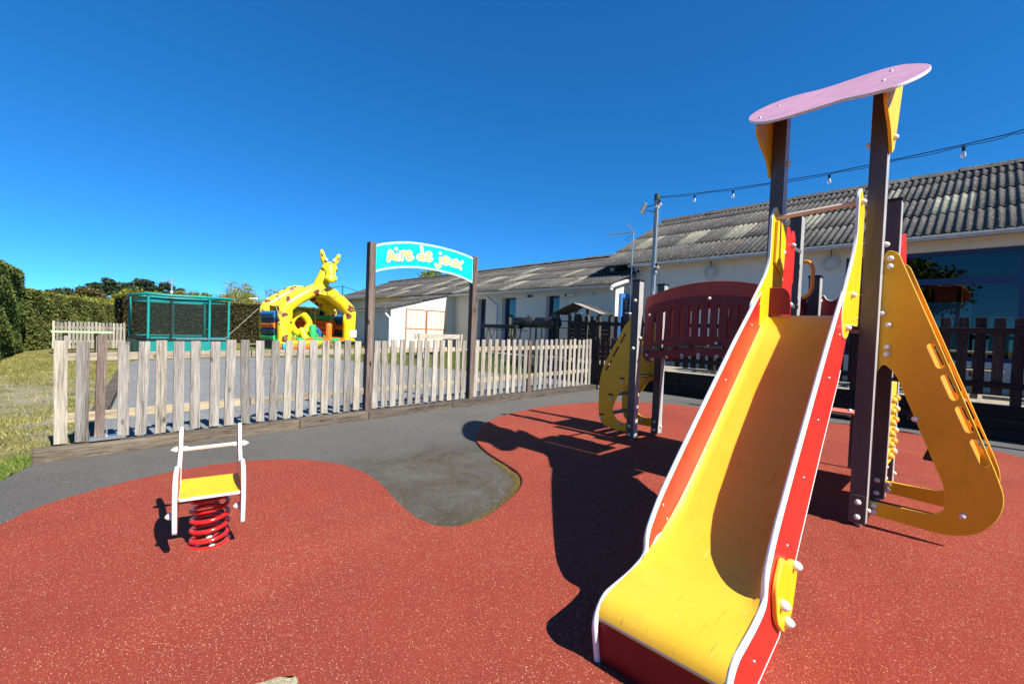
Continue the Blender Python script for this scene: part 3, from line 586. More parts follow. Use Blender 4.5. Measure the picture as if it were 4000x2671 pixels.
for fr, wv in ((frR, -1), (frL, 1)):
    sp_ = board('side_panel', fil(topP, .03), [], fr, .021, [RED, EDGE], slide, .004)
    edge = fil(topP, .03); n0 = max(range(len(edge)), key=lambda i: -abs(edge[i][0] - .33) + edge[i][1]); 
    # rounded white lip following the upper edge
    lip = [p for p in edge if not (p[1] < .2 and p[0] < 2.5) and p[0] > .331]
    lo_i = [i for i, p in enumerate(edge)]
    up = []
    for p in edge:
        if p[0] <= .36 and p[1] < 1.6: continue
        if p[0] < 2.4 and p[1] < 1.36 - (p[0] - .33) * .78 - .1 and p[0] < 1.95: continue
        if p[1] < .03 and p[0] < 2.4: continue
        up.append(p)
    MB().tube([SP(a, wv * .24, b) for a, b in up if a >= .33], .0125, 8).build('edge_trim', EDGE, slide)
    for s_, z_ in ((.62, 1.45), (.92, 1.20), (1.20, .995), (1.50, .76), (1.78, .53), (2.22, .16)) if wv < 0 else ((.55, 1.55), (.72, 1.40), (1.2, 1.05), (1.95, .42), (2.0, .50)):
        q = SP(s_ + .06 if wv < 0 else s_, wv * .24 + (-.0105 if wv < 0 else -.0105), z_ - (.10 if wv < 0 and s_ < 2 else 0)); bolt(q, -sn_, slide, .008, .006, STEEL, 'screw')
MB().add([SP(2.512, -.23, .018), SP(2.512, .23, .018), SP(2.534, .23, .195), SP(2.534, -.23, .195), SP(2.49, -.23, .018), SP(2.49, .23, .018), SP(2.512, .23, .195), SP(2.512, -.23, .195)], [(0, 1, 2, 3), (4, 5, 6, 7), (0, 4, 5, 1), (3, 7, 6, 2), (0, 4, 7, 3), (1, 5, 6, 2)]).build('end_board', DRED, slide, .002)
MB().tube([SP(2.53, -.235, .20), SP(2.53, .235, .20)], .010, 8).build('end_trim', EDGE, slide)
# top guard of the slide (red return board, the shade on its face painted in dark red)
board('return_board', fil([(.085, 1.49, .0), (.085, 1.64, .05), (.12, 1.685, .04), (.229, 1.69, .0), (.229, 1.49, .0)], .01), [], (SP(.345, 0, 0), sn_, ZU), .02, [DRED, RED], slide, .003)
MB().tube([SP(a, .2285, b) for a, b in [(2.121, 0.302), (2.11, 0.32), (2.098, 0.334), (2.074, 0.354), (2.052, 0.366), (2.022, 0.368), (1.987, 0.358), (1.954, 0.339), (1.93, 0.317)]], .0045, 6).build('white_arc', EDGE, slide)
# yellow brackets low on the outsides
for wv in (-1, 1):
    pts = [(1.80, .36, .03), (1.72, .30, .03), (1.80, .11, .06), (1.93, .09, .05), (2.07, .20, .06), (2.12, .35, .06), (2.02, .45, .05), (1.95, .39, .03)]
    b = board('side_bracket', fil([(a - .02, z) for a, z, *_ in [p for p in pts]], .05), [], (SP(0, wv * .262, 0), sd_, ZU), .02, [YEL, YELP], slide, .005)
    for s_, z_ in ((1.80, .34), (2.00, .255), (1.90, .14)): bolt(SP(s_, wv * .272, z_), sn_ * wv, b, .021, .034)
# yellow entrance side boards with the cross bar
yr = [(-.10, 2.235, .01), (-.235, 2.36, .02), (-.31, 2.30, .04), (-.30, 2.02, .06), (-.36, 1.90, .06), (-.60, 1.60, .04), (-.66, 1.47, .05), (-.58, 1.33, .05), (-.44, 1.33, .05), (-.38, 1.42, .01), (-.12, 1.42, .02)]
for y, nm in ((.066, 'r'), (.552, 'l')):
    pts = [(p[0] + (.03 if nm == 'r' else 0), p[1], p[2]) for p in yr] if nm == 'r' else [(-.075, 2.17, .01), (-.30, 2.30, .02), (-.385, 2.22, .04), (-.39, 1.88, .06), (-.45, 1.78, .05), (-.72, 1.54, .04), (-.70, 1.40, .05), (-.075, 1.42, .01)]
    b = board('entrance_board', fil(pts, .03), [], planeY(y), .02, [YEL, EDGE], ps, .004)
    if nm == 'r':
        for x, z in ((-.20, 2.265), (-.36, 1.62), (-.47, 1.40)): bolt((x, y - .01, z), (0, -1, 0), b, .02, .03)
        for x, z in ((-.26, 1.455), (-.12, 1.475)): bolt((x, y - .01, z), (0, -1, 0), b, .008, .006, STEEL, 'screw')
    else:
        bolt((-.13, y - .01, 1.98), (0, -1, 0), b, .02, .03); board('backing_board', fil([(-.32, 2.19), (-.10, 2.19), (-.14, 1.80), (-.33, 1.88)], .01), [], planeY(y - .022), .018, [YEL, YELP], ps, .003)
MB().tube([(-.205, .06, 2.262), (-.27, .545, 2.222)], .0175, 12).build('cross_bar', BARE, ps)
# red board on the left side of the tower
b = board('side_board', fil([(.04, 1.50), (.46, 1.52), (.455, 1.80), (.485, 1.81), (.49, 2.21), (.43, 2.27), (.37, 2.20), (.32, 2.27), (.04, 2.24)], .02), [], planeY(.625), .02, [RED, RED], ps, .004)
for z in (2.13, 1.62):
    bolt((.40, .614, z), (0, -1, 0), b, .02, .03); MB().bb(.46, .76, .632, .646, z - .018, z + .018).build('steel_link', STEEL, b, .003)
for z in (1.95, 1.80): bolt((.10, .614, z), (0, -1, 0), b, .019, .026)
b = board('side_board', fil([(.80, 1.46), (1.28, 1.46), (1.28, 2.05), (1.15, 2.28), (.90, 2.22), (.80, 2.0)], .04), [], planeY(-.045), .02, [RED, RED], ps, .004)
MB().tube([(.745, .60, 2.035), (.735, .565, 2.03), (.73, .54, 2.0), (.725, .525, 1.95), (.725, .525, 1.80), (.73, .54, 1.745), (.735, .565, 1.715), (.745, .60, 1.705)], .0165, 10).build('grab_handle', ORAN, ps)
# rear low boards
b = board('rear_board', fil([(.62, 1.44), (.62, 1.775), (.80, 1.775), (.80, 1.44)], .03), [], planeX(1.37), .02, [DRED, EDGE], ps, .004)
sc_ = [(.60, 1.44), (.60, 1.775), (.56, 1.775)] + [(.50 + .055 * math.cos(t), 1.775 - .052 * math.sin(t)) for t in np.linspace(.25, math.pi - .25, 9)] + [(.42, 1.775), (.05, 1.775), (.05, 1.44)]
b = board('rear_board', sc_, [], planeX(1.37), .02, [DRED, EDGE], ps, .004); bolt((1.36, .59, 1.72), (-1, 0, 0), b, .018, .03)
bolt((1.36, .70, 1.72), (-1, 0, 0), b, .014, .012)
# bridge
def zarch(y, z0, hmid): return z0 + hmid * (1 - ((y - 1.48) / .8) ** 2)
def bridge_panel(x, back=False, mat=DRED):
    ys = np.linspace(.80, 2.16, 15); pts = [(.70, 1.0), (.70, 1.56)] + [(.74, 1.64)] + [(y, zarch(y, 1.64, .13)) for y in ys] + [(2.22, 1.64), (2.26, 1.56), (2.265, 1.05), (2.22, .99), (2.13, .985)] + [(y, zarch(y, .975, .13)) for y in ys[::-1]] + [(.80, .985)]
    hs = []
    for k in range(12):
        y = 2.12 - k * .1055 
        if y < .9: break
        t = zarch(y, 1.52, .13); hs.append(slot((y, t - .32), (y, t), .034))
    for a, b2 in (((2.14, 1.16), (1.89, 1.215)), ((1.62, 1.245), (1.35, 1.245)), ((1.08, 1.215), (.83, 1.16))): hs.append(slot(a, b2, .036))
    o = board('bridge_side', fil(pts, .02), hs, planeX(x), .02, [mat, mat], ps, .003)
    if not back:
        for y, z in ((2.19, 1.55), (2.21, 1.07), (2.13, 1.02), (1.95, 1.06), (1.92, 1.165), (1.77, 1.095), (1.58, 1.115), (1.48, 1.21), (1.38, 1.11), (1.49, 1.73), (1.19, 1.09), (1.0, 1.16)): bolt((x - .01, y, z), (-1, 0, 0), o, .019, .02)
    return o
bridge_panel(.853); bridge_panel(1.345, True, BRICK)
ys = np.linspace(.72, 2.26, 21)
ar = [(y, zarch(y, 1.755, .165)) for y in ys] + [(2.28, 1.62), (2.27, 1.50), (2.17, 1.50)] + [(y, zarch(y, 1.52, .125)) for y in ys[::-1][2:-2]] + [(.78, 1.50), (.70, 1.50), (.70, 1.60)]
board('arch_board', fil(ar, .015), [], planeX(.876), .02, [BRICK, BRICK], ps, .003)
for k in range(9):
    y = .78 + k * .178; w = .118 if k != 4 else .10; z = zarch(y + .07, 1.10, .10)
    MB().bb(.79, 1.32, y, y + w, z - .012, z + .012).build('deck_plank', POST, ps, .003)
# small end platform
MB().bb(.80, 1.31, 2.28, 2.40, 1.10, 1.12).build('deck', POST, ps, .003)
# left climber: two yellow side boards and steps
oc = [(2.36, 1.44), (2.42, 1.50, .04), (2.50, 1.42, .04), (2.66, 1.13, .08), (2.80, .88, .10), (2.85, .66, .10), (2.84, .24, .12), (2.77, .12, .12), (2.56, .095, .05), (2.36, .10)]
ic = [(2.37, .22, .02), (2.46, .20, .03), (2.57, .22, .06), (2.64, .32, .08), (2.60, .47, .08), (2.50, .62, .05), (2.45, .70, .08), (2.37, .72, .02)]
for x in (.80, 1.345):
    o = board('climber_side', fil(oc, .02), [fil(ic, .03), slot((2.49, 1.31), (2.55, 1.20), .03), slot((2.585, 1.14), (2.65, 1.02), .03), slot((2.68, .96), (2.75, .84), .03)], planeX(x), .019, [AMB, YELP], ps, .003)
    for y, z in ((2.50, .70), (2.66, .47), (2.79, .20), (2.52, .17)): bolt((x - .01, y, z), (-1, 0, 0), o, .018, .02, CAPW)
    for y, z in ((2.50, .755), (2.66, .53), (2.79, .255)): MB().bb(x - .013, x - .0095, y - .034, y + .034, z - .011, z + .011).build('step_tenon', BLACKP, o)
for y, z in ((2.45, .78), (2.62, .535), (2.74, .27)): MB().bb(.81, 1.335, y - .055, y + .06, z - .010, z + .010).build('step', POST, ps, .003)
# right climber (ladder) boards
lo = [(-.045, 1.10, .02), (-.045, 1.90, .02), (-.065, 1.965, .03), (-.125, 1.94, .05), (-.26, 1.575, 0), (-.41, 1.17, 0), (-.64, .54, .1), (-.685, .39, .12), (-.66, .25, .12), (-.57, .13, .14), (-.44, .083, .10), (-.045, .095, .01), (-.045, .19, .01), (-.38, .195, .07), (-.435, .26, .06), (-.415, .40, .05), (-.15, 1.10, .07), (-.08, 1.175, .06)]
hl = [slot((-.315, 1.30), (-.362, 1.18), .042), slot((-.39, 1.10), (-.437, .98), .042), slot((-.465, .905), (-.512, .785), .042), slot((-.54, .71), (-.587, .59), .042)]
for x in (.040, .735):
    o = board('ladder_side', fil(lo, .02), hl, planeX(x), .020, [AMB, YELP], ps, .004)
    for y, z in ((-.085, 1.90), (-.085, 1.845), (-.095, 1.44), (-.095, 1.285), (-.095, 1.235), (-.26, .81), (-.51, .235), (-.075, .165), (-.075, .12)): bolt((x - .011, y, z), (-1, 0, 0), o, .019, .018)
rungs = []
for y, z in ((-.27, .81), (-.36, .555), (-.17, 1.06), (-.10, 1.30)): MB().bb(.04, .725, y - .03, y + .05, z - .010, z + .010).build('step', BLACKP, ps, .003)
MB().bar((.04, -.25, 1.50), (.725, -.25, 1.50), .02, .30).build('climb_board', ORAN, ps, .003) if False else None
lb = MB()
for sl_ in ((-.33, 1.24, -.27), ): pass
board('climbing_board', fil([(.052, 0), (.723, 0), (.723, 1.28), (.052, 1.28)], .01), [], ((0, -.635 + .07, .52), (1, 0, 0), (0, .375, 1.0)), .015, [ORAN, ORAN], ps, .003)
# bead panel between the rear posts
o = board('bead_panel', fil([(.80, .27), (1.29, .27), (1.29, .99), (.80, .99)], .015), [], planeY(-.03), .02, [YELP, EDGE], ps, .003)
for k in range(6):
    z = .36 + k * .095
    MB().tube([(.88, -.055, z), (1.20, -.055, z)], .005, 6).build('bead_wire', STEEL, o)
    for j, (x, mt) in enumerate(((.93, YELP), (1.16, ORAN if k % 2 else CAPW), (1.12, ORAN))): MB().lathe((x - .02, -.055, z), (1, 0, 0), [(0, .004), (.004, .028), (.036, .028), (.04, .004)], 14).build('bead', mt, o)
# play counter
o = MB().bb(1.42, 1.70, .24, .95, .595, .618).build('counter', SALMON, ps, .004); bolt((1.56, .33, .618), (0, 0, 1), o, .02, .024); MB().bb(1.66, 1.70, .30, .34, 0, .595).build('leg', POST, o, .003)
MB().bb(1.36, 1.42, .3, .6, .58, .60).build('bracket', POST, o)

# ---------------- spring rocker ----------------
rk = thing('spring_rocker', (-3.504, 2.453, 0.0), 'small yellow and white seesaw seat on a coiled red spring in the red rubber', 'spring rocker')
C0 = Vector((-3.504, 2.453, 0.0)); X0 = C0.x; Y0 = C0.y
hp = []; tn = 4.6
for i in range(int(tn * 22) + 1):
    t = i / 22; hp.append((X0 + .088 * math.cos(2 * math.pi * t + 1.9), Y0 + .088 * math.sin(2 * math.pi * t + 1.9), .028 + .262 * t / tn))
MB().tube(hp, .0118, 12).build('spring', SPRING, rk)
o = MB().lathe((X0, Y0, 0), (0, 0, 1), [(0, .070), (.012, .074), (.022, .088), (.020, .100), (.010, .108), (0, .110)], 32).build('base_ring', SPRING, rk)
for a in (.5, 1.6, 3.6, 4.9): bolt((X0 + .06 * math.cos(a), Y0 + .06 * math.sin(a), .012), (0, 0, 1), o, .016, .014, CAPW)
MB().lathe((X0, Y0, .285), (0, 0, 1), [(0, .03), (.0, .10), (.018, .104), (.022, .03)], 24).build('spring_clamp', DRED, rk)
MB().bb(X0 - .138, X0 + .138, Y0 - .05, Y0 + .03, .305, .335).build('seat_beam', DRED, rk, .004)
seat = board('seat', fil([(-.138, -.21), (.140, -.22), (.143, .085), (-.140, .095)], .012), [], ((X0, Y0, .357), (1, 0, 0), (0, 1, .04)), .016, [YEL, EDGE], rk, .003)
for x, y in ((-.115, -.155), (.12, -.165), (-.115, .05), (.12, .04)): bolt((X0 + x, Y0 + y, .362 + y * .04), (0, 0, 1), seat, .008, .005, STEEL, 'screw')
for sx in (-1, 1):
    x = X0 + sx * .151
    lowp = [(-.32 + .30, .205, .02), (.02 - .10, .16, .04), (-.13, .22, .05), (-.115, .30, .05), (-.20, .34, .06), (-.235, .42, .06), (-.12, .495, .08), (.02, .47, .08), (.08, .40, .06), (.06, .30, .06), (.0, .22, .04)]
    low_ = [(-.245, .385, .06), (-.20, .475, .07), (-.08, .50, .07), (.05, .46, .07), (.10, .38, .06), (.06, .30, .07), (-.06, .285, .07), (-.13, .24, .05), (-.155, .165, .04), (-.21, .165, .04), (-.235, .25, .06)]
    b = board('side_plate', fil([(a, z) for a, z, r in low_], .05), [], ((x, Y0, 0), (0, 1, 0), (0, 0, 1)), .022, [SALMON, EDGE], rk, .005)
    hpnt = [(.02, .33, .02), (.03, .46, .05), (.15, .53, .05), (.17, .63, .05), (.235, .655, .05), (.29, .60, .05), (.27, .50, .06), (.20, .42, .06), (.11, .31, .04)]
    b2 = board('horn_plate', fil([(a, z) for a, z, r in hpnt], .04), [], ((x + sx * -.004 + .0, Y0, 0), (0, 1, 0), (0, 0, 1)), .020, [SALMON, EDGE], rk, .005)
    bolt((x - (0.0 if sx < 0 else .011) - (.011 if sx < 0 else 0), Y0 - .16, .255), (-1, 0, 0), b, .019, .034)
MB().tube([(X0 - .150, Y0 + .20, .515), (X0 + .150, Y0 + .20, .522)], .0125, 12).build('handle_bar', BARE, rk)
for sx in (-1, 1):
    x = X0 + sx * .160; MB().lathe((x, Y0 + .20, .519), (sx, 0, 0), [(0, .017), (.010, .02), (.022, .015), (.034, .006), (.039, 0)], 14).build('bar_cap', CAPW, rk)
    MB().lathe((X0 + sx * .143, Y0 + .20, .519), (-sx, 0, 0), [(0, .016), (.022, .016), (.03, .0125)], 14).build('bar_collar', CAPW, rk)

rk.rotation_euler = (0, 0, R(-8.6))
# ---------------- sign over the gate ----------------
sg = thing('playground_sign', (-.35, 5.38, 0), 'arched turquoise playground name board with yellow lettering between two tall brown posts', 'sign')
def spost(x, h):
    c = Vector((x, FY(x), .0)) - NB * .005
    c.z = h / 2; return MB().box(c, (.098, .098, h), rotA()).build('post', BPOST, sg, .005)
spost(-1.245, 2.455); spost(.665, 2.535)
O_ = Vector((0, 5.41, 0)) - NB * .02
sgo = [(-1.267, 2.404), (-1.116, 2.463), (-0.953, 2.51), (-0.795, 2.545), (-0.63, 2.571), (-0.459, 2.582), (-0.255, 2.589), (-0.041, 2.587), (0.198, 2.576), (0.419, 2.55), (0.644, 2.512), (0.638, 2.073), (0.469, 2.124), (0.304, 2.159), (0.087, 2.182), (-0.119, 2.195), (-0.317, 2.197), (-0.506, 2.193), (-0.687, 2.173), (-0.849, 2.145), (-1.027, 2.103), (-1.156, 2.06), (-1.262, 2.012)]
sb = board('name_board', sgo, [], (O_, A_, ZU), .02, [SIGNC, SIGNB], sg, .002)
def shr(p, k, pts):
    out = []; n = len(pts)
    for i in range(n):
        a = Vector(pts[i - 1]); b = Vector(pts[i]); c = Vector(pts[(i + 1) % n]); d1 = (b - a).normalized(); d2 = (c - b).normalized(); n1 = Vector((-d1.y, d1.x)); n2 = Vector((-d2.y, d2.x)); m_ = (n1 + n2); m_ = m_ / max(.3, m_.length_squared / 2) / 1
        out.append(tuple(b + m_ * k))
    return out
ctr = Vector((sum(p[0] for p in sgo) / len(sgo), sum(p[1] for p in sgo) / len(sgo)))
area = sum(sgo[i - 1][0] * sgo[i][1] - sgo[i][0] * sgo[i - 1][1] for i in range(len(sgo)))
inn = shr(0, .030 * (1 if area > 0 else -1), sgo)
nA = A_.cross(ZU)
bd = board('pale_border', sgo, [inn], (O_ + nA * .0105, A_, ZU), .004, [SIGNB, SIGNB], sb, .0008)
letters = [('A', [[(-0.998, 2.227), (-0.99, 2.312), (-0.973, 2.389), (-0.935, 2.335), (-0.882, 2.264)], [(-0.998, 2.277), (-0.956, 2.283), (-0.905, 2.285)]]), ('i', [[(-0.856, 2.332), (-0.849, 2.294), (-0.842, 2.265)], [(-0.879, 2.416)]]), ('r', [[(-0.798, 2.381), (-0.786, 2.323), (-0.779, 2.274)], [(-0.793, 2.342), (-0.771, 2.381), (-0.743, 2.4)]]), ('e', [[(-0.705, 2.345), (-0.658, 2.352), (-0.617, 2.394), (-0.648, 2.415), (-0.695, 2.402), (-0.708, 2.355), (-0.692, 2.306), (-0.644, 2.303), (-0.591, 2.337)]]), ('d', [[(-0.437, 2.511), (-0.422, 2.45), (-0.407, 2.39), (-0.398, 2.323)], [(-0.413, 2.378), (-0.458, 2.393), (-0.498, 2.371), (-0.487, 2.336), (-0.443, 2.337), (-0.406, 2.364)]]), ('e', [[(-0.344, 2.389), (-0.292, 2.396), (-0.255, 2.434), (-0.282, 2.457), (-0.333, 2.443), (-0.35, 2.393), (-0.336, 2.348), (-0.29, 2.333), (-0.243, 2.366)]]), ('j', [[(-0.074, 2.396), (-0.064, 2.332), (-0.082, 2.276), (-0.122, 2.259), (-0.163, 2.286)], [(-0.082, 2.477)]]), ('e', [[(-0.011, 2.378), (0.044, 2.38), (0.077, 2.413), (0.055, 2.437), (0.007, 2.43), (-0.018, 2.383), (-0.009, 2.334), (0.039, 2.327), (0.087, 2.353)]]), ('u', [[(0.127, 2.403), (0.129, 2.348), (0.159, 2.319), (0.194, 2.346), (0.206, 2.398)], [(0.206, 2.403), (0.215, 2.354), (0.23, 2.328)]]), ('x', [[(0.248, 2.415), (0.294, 2.371), (0.349, 2.287)], [(0.381, 2.406), (0.309, 2.356), (0.239, 2.307)]])]
for ch, strokes in letters:
    lw = MB(); ly = MB(); lg = MB()
    for st in strokes:
        st = [tuple(q) for q in st]
        if len(st) > 2:
            for _ in range(2): st = [st[0]] + [q for a, b in zip(st, st[1:]) for q in ((a[0] * .75 + b[0] * .25, a[1] * .75 + b[1] * .25), (a[0] * .25 + b[0] * .75, a[1] * .25 + b[1] * .75))] + [st[-1]]
        for mb, r, off in ((lg, .0345, 0), (lw, .029, .002), (ly, .0135, .0045)):
            if len(st) == 1:
                if mb is ly: continue
                mb.lathe(O_ + nA * .010 + A_ * st[0][0] + ZU * st[0][1], nA, [(0, r * 1.02), (off + .003, r), (off + .005, 0)], 18); continue
            P3 = [O_ + nA * (.0125 + off) + A_ * a + ZU * b for a, b in st]
            tmp = MB().tube(P3, r, 12); 
            for (vv) in range(len(tmp.v)):
                v = Vector(tmp.v[vv]); dd = (v - O_).dot(nA) - (.0125 + off); v = v - nA * dd * (1 - .09 * .029 / r); tmp.v[vv] = tuple(v)
            tmp2 = tmp; mb.add(tmp2.v, tmp2.f, 0, False)
            for e in (P3[0], P3[-1]): mb.lathe(e, nA, [(-.002, r * .99), (.0012, r * .98), (.0026, r * .5), (.0027, 0)], 16)
    L_ = lw.build('letter', LETW, sb); lg.build('letter_outline', LETO, L_) if False else None
    for o in (L_,): 
        o['label'] = 'letter ' + ch
    o = link('letter_outline', lg.mesh('letter_outline', LETO), sb)
    if ly.v: link('letter_core', ly.mesh('letter_core', LETY), sb)

# ---------------- buildings ----------------
WL = .137
def corr_roof(name, parent, X0, z0, X1, z1, Y0, Y1, rows, pale=(), seed=1, over=.02, mats=None):
    """corrugated sheets, ribs running from eave (X0) to ridge (X1); each row laps over the one below"""
    ns = 8; ny = int((Y1 - Y0) / WL * ns) + 1; ys = Y0 + np.arange(ny) * WL / ns; wv = .021 * np.sin(2 * np.pi * (ys - Y0) / WL)
    sl = math.hypot(X1 - X0, z1 - z0); nx_, nz_ = -(z1 - z0) / sl, (X1 - X0) / sl
    if X1 < X0: nx_, nz_ = -nx_, -nz_
    mb = MB(); rg = random.Random(seed)
    for r in range(rows):
        RB = [0, .28, .56, .84, 1.0]; t0 = RB[r] - (0.015 if r else 0); t1 = RB[r + 1] if rows == 4 else (r + 1) / rows; t0 = t0 if rows == 4 else r / rows; vs = []
        for lay in (0, -.008):
            for t, lf in ((t0, .022 if r else 0), (t1, .0)):
                j = [rg.uniform(-.004, .006) for _ in range(ny // (ns * 6) + 2)]
                for i, y in enumerate(ys):
                    h = wv[i] + lf + lay + j[i // (ns * 6)]
                    vs.append((X0 + (X1 - X0) * t + nx_ * h, y, z0 + (z1 - z0) * t + nz_ * h))
        def pm(i): return 1 if any(p[0] == r and p[1] <= ys[i] <= p[2] for p in pale) else 0
        base = len(mb.v); mb.v += vs
        for i in range(ny - 1):
            for q in ((i, i + 1, ny + i + 1, ny + i), (2 * ny + i, 3 * ny + i, 3 * ny + i + 1, 2 * ny + i + 1), (i, 2 * ny + i, 2 * ny + i + 1, i + 1)):
                mb.f.append(tuple(base + k for k in q)); mb.mi.append(pm(i)); mb.sm.append(q[1] != 2 * ny + i)
    me = bpy.data.meshes.new(name); me.from_pydata([Vector(v) - ORG for v in mb.v], [], mb.f)
    for q in (mats or [ROOF, ROOFP]): me.materials.append(q)
    me.polygons.foreach_set('material_index', mb.mi); me.polygons.foreach_set('use_smooth', mb.sm); me.update(); return link(name, me, parent)
def roofp():
    k = N('pale_lichen_sheets', (.4, .38, .26), .95, .1); v = k.co()
    c = k.ramp(k.noise(v, 7, 5, .7), [(.36, (.17, .16, .13)), (.5, (.22, .21, .16)), (.68, (.34, .33, .26))]); k.base(c); k.bump(k.noise(v, 60, 3), .3, .01); return k.m
ROOFP = roofp()
def wallX(parent, x, th, y0, y1, z0, z1, ops, mat, name='wall'):
    """wall in a plane X=x (outer face), thickness inward +X, with rectangular openings (ya,yb,za,zb)"""
    ysx = sorted({y0, y1, *[o[0] for o in ops], *[o[1] for o in ops]}); zs = sorted({z0, z1, *[o[2] for o in ops], *[o[3] for o in ops]})
    mb = MB()
    for a, b in zip(ysx, ysx[1:]):
        run = None
        for c, d in zip(zs, zs[1:]):
            hole = any(o[0] <= (a + b) / 2 <= o[1] and o[2] <= (c + d) / 2 <= o[3] for o in ops)
            if not hole: run = (run[0], d) if run else (c, d)
            if hole and run: mb.bb(x, x + th, a, b, *run); run = None
        if run: mb.bb(x, x + th, a, b, *run)
    return mb.build(name, mat, parent)
def gutter(parent, x, z, y0, y1, step=.6, r=.062, name='gutter'):
    mb = MB(); n = 8; prof = [(math.cos(t) * r, math.sin(t) * r) for t in np.linspace(math.pi, 2 * math.pi, n)]
    vs = [(x + a, y, z + b) for y in (y0, y1) for a, b in prof] + [(x + a * .93, y, z + b * .93) for y in (y0, y1) for a, b in prof]
    fs = [(i, i + 1, n + i + 1, n + i) for i in range(n - 1)] + [(2 * n + i, 3 * n + i, 3 * n + i + 1, 2 * n + i + 1) for i in range(n - 1)] + [(0, 2 * n, 3 * n, n), (n - 1, 2 * n - 1, 4 * n - 1, 3 * n - 1)]
    mb.add(vs, fs, 0, True); mb.tube([(x - r, y0, z), (x - r, y1, z)], .008, 6)
    k = y0 + .1
    while k < y1: mb.tube([(x - r - .004, k, z + .01)] + [(x + math.cos(t) * (r + .006), k, z + math.sin(t) * (r + .006)) for t in np.linspace(math.pi, 2 * math.pi, 7)] + [(x + r + .06, k, z - .005)], .007, 5); k += step
    return mb.build(name, ZINC, parent)
# --- right building ---
rb_ = thing('restaurant_building', (10, 0, .5), 'long cream building with blue framed windows and dark corrugated roof behind the terrace fence', 'building')
wallX(rb_, 8.0, .28, -13, 6.87, .5, 3.56, [(-3.4, 1.57, 1.05, 3.18)], GREYW)
wallX(rb_, 15.8, .2, -13, 7.9, .5, 3.6, [(-.30, 1.25, .9, 2.75), (1.55, 3.2, .9, 2.75), (-2.6, -.7, 1.1, 2.3)], GREYW)
for y0, y1 in ((7.8, 7.95), (-13, -12.85)):
    MB().add([(7.7, y0, .5), (16, y0, .5), (16, y0, 3.5), (12, y0, 5.66), (8.3, y0, 3.65), (7.7 if 0 else 8.02, y0, 3.4)], [(0, 1, 2, 3, 4, 5)]).build('end_wall', GREYW, rb_) if y0 < 0 else MB().bb(8.3, 15.9, y0, y1, .5, 3.5).build('end_wall', GREYW, rb_)
MB().bb(8.28, 15.8, -12.8, 7.8, .40, .52).build('floor', DARKIN, rb_)
MB().bb(8.28, 15.8, -12.8, 7.8, 3.42, 3.46).build('ceiling', DARKIN, rb_)
rz0 = 3.46; corr_roof('roof', rb_, 7.66, rz0, 12.0, 5.80, -12.9, 8.1, 4, pale=[(1, 6.95, 7.5), (1, 5.36, 6.0), (1, 4.06, 4.62), (1, 2.35, 2.9), (1, -.30, .34), (2, 1.0, 1.2), (1, -2.6, -2.0), (1, -5.2, -4.6)], seed=3)
corr_roof('roof', rb_, 16.3, rz0, 12.0, 5.80, -12.9, 8.1, 4, seed=5)
mb = MB(); y = -12.9
while y < 8.1:
    y2 = min(8.12, y + .92); dz = random.uniform(0, .012)
    mb.add([(11.80, y, 5.71 + dz), (12.0, y, 5.86 + dz), (12.2, y, 5.71 + dz), (11.80, y2 + .03, 5.73 + dz), (12.0, y2 + .03, 5.88 + dz), (12.2, y2 + .03, 5.73 + dz)], [(0, 1, 4, 3), (1, 2, 5, 4), (0, 2, 1), (3, 4, 5)]); y = y2
mb.build('ridge_cap', ROOF, rb_)
MB().bb(7.72, 8.0, -12.9, 6.86, 3.44, 3.455).bb(7.70, 7.72, -12.9, 6.86, 3.36, 3.455).build('soffit', GREYW, rb_)
gutter(rb_, 7.63, 3.39, -12.9, 6.83)
wf = MB(); 
for a in ((-3.4, -3.32), (1.49, 1.57), (-1.08, -.98), (.60, .68)): wf.bb(8.10, 8.17, a[0], a[1], 1.05, 3.18)
for a in ((1.05, 1.13), (3.10, 3.18), (2.53, 2.65)):
    for y0, y1 in ((-3.32, -1.08), (-.98, .60), (.68, 1.49)): wf.bb(8.103, 8.167, y0, y1, *a)
wf = wf.build('window_frame', BLUE, rb_, .004)
for y0, y1 in ((-3.32, -1.08), (-.98, .60), (.68, 1.49)):
    for z0, z1 in ((1.13, 2.53), (2.65, 3.10)): MB().bb(8.13, 8.136, y0, y1, z0, z1).build('pane', GLASS, wf)
for q in ((4.494, 3.085), (1.829, 3.088)):
    o = MB().lathe((7.95, q[0], q[1]), (-1, 0, 0), [(0, .01), (0, .135), (.02, .135), (.03, .12), (.03, 0)], 28).build('wall_disc', render_mat('disc_face', (.56, .56, .50)), rb_); MB().lathe((7.92, q[0], q[1]), (-1, 0, 0), [(-.03, .135), (-.03, .150), (.004, .150), (.006, .135)], 28).build('disc_rim', GREYW, o); MB().bb(7.93, 7.95, q[0] - .008, q[0] + .008, q[1] + .14, 3.38).build('hanger', BLACKP, o)
q = (6.624, 3.248); o = MB().bb(7.84, 7.98, q[0] - .05, q[0] + .05, q[1] + .02, q[1] + .09).bb(7.80, 7.86, q[0] - .03, q[0] + .03, q[1] - .05, q[1] + .03, 1).build('security_camera', [CAPW, BLACKP], rb_, .005)
MB().tube([(7.95, 6.72, 3.33), (7.95, 6.72, .5)], .04, 10).build('downpipe', ZINC, rb_)
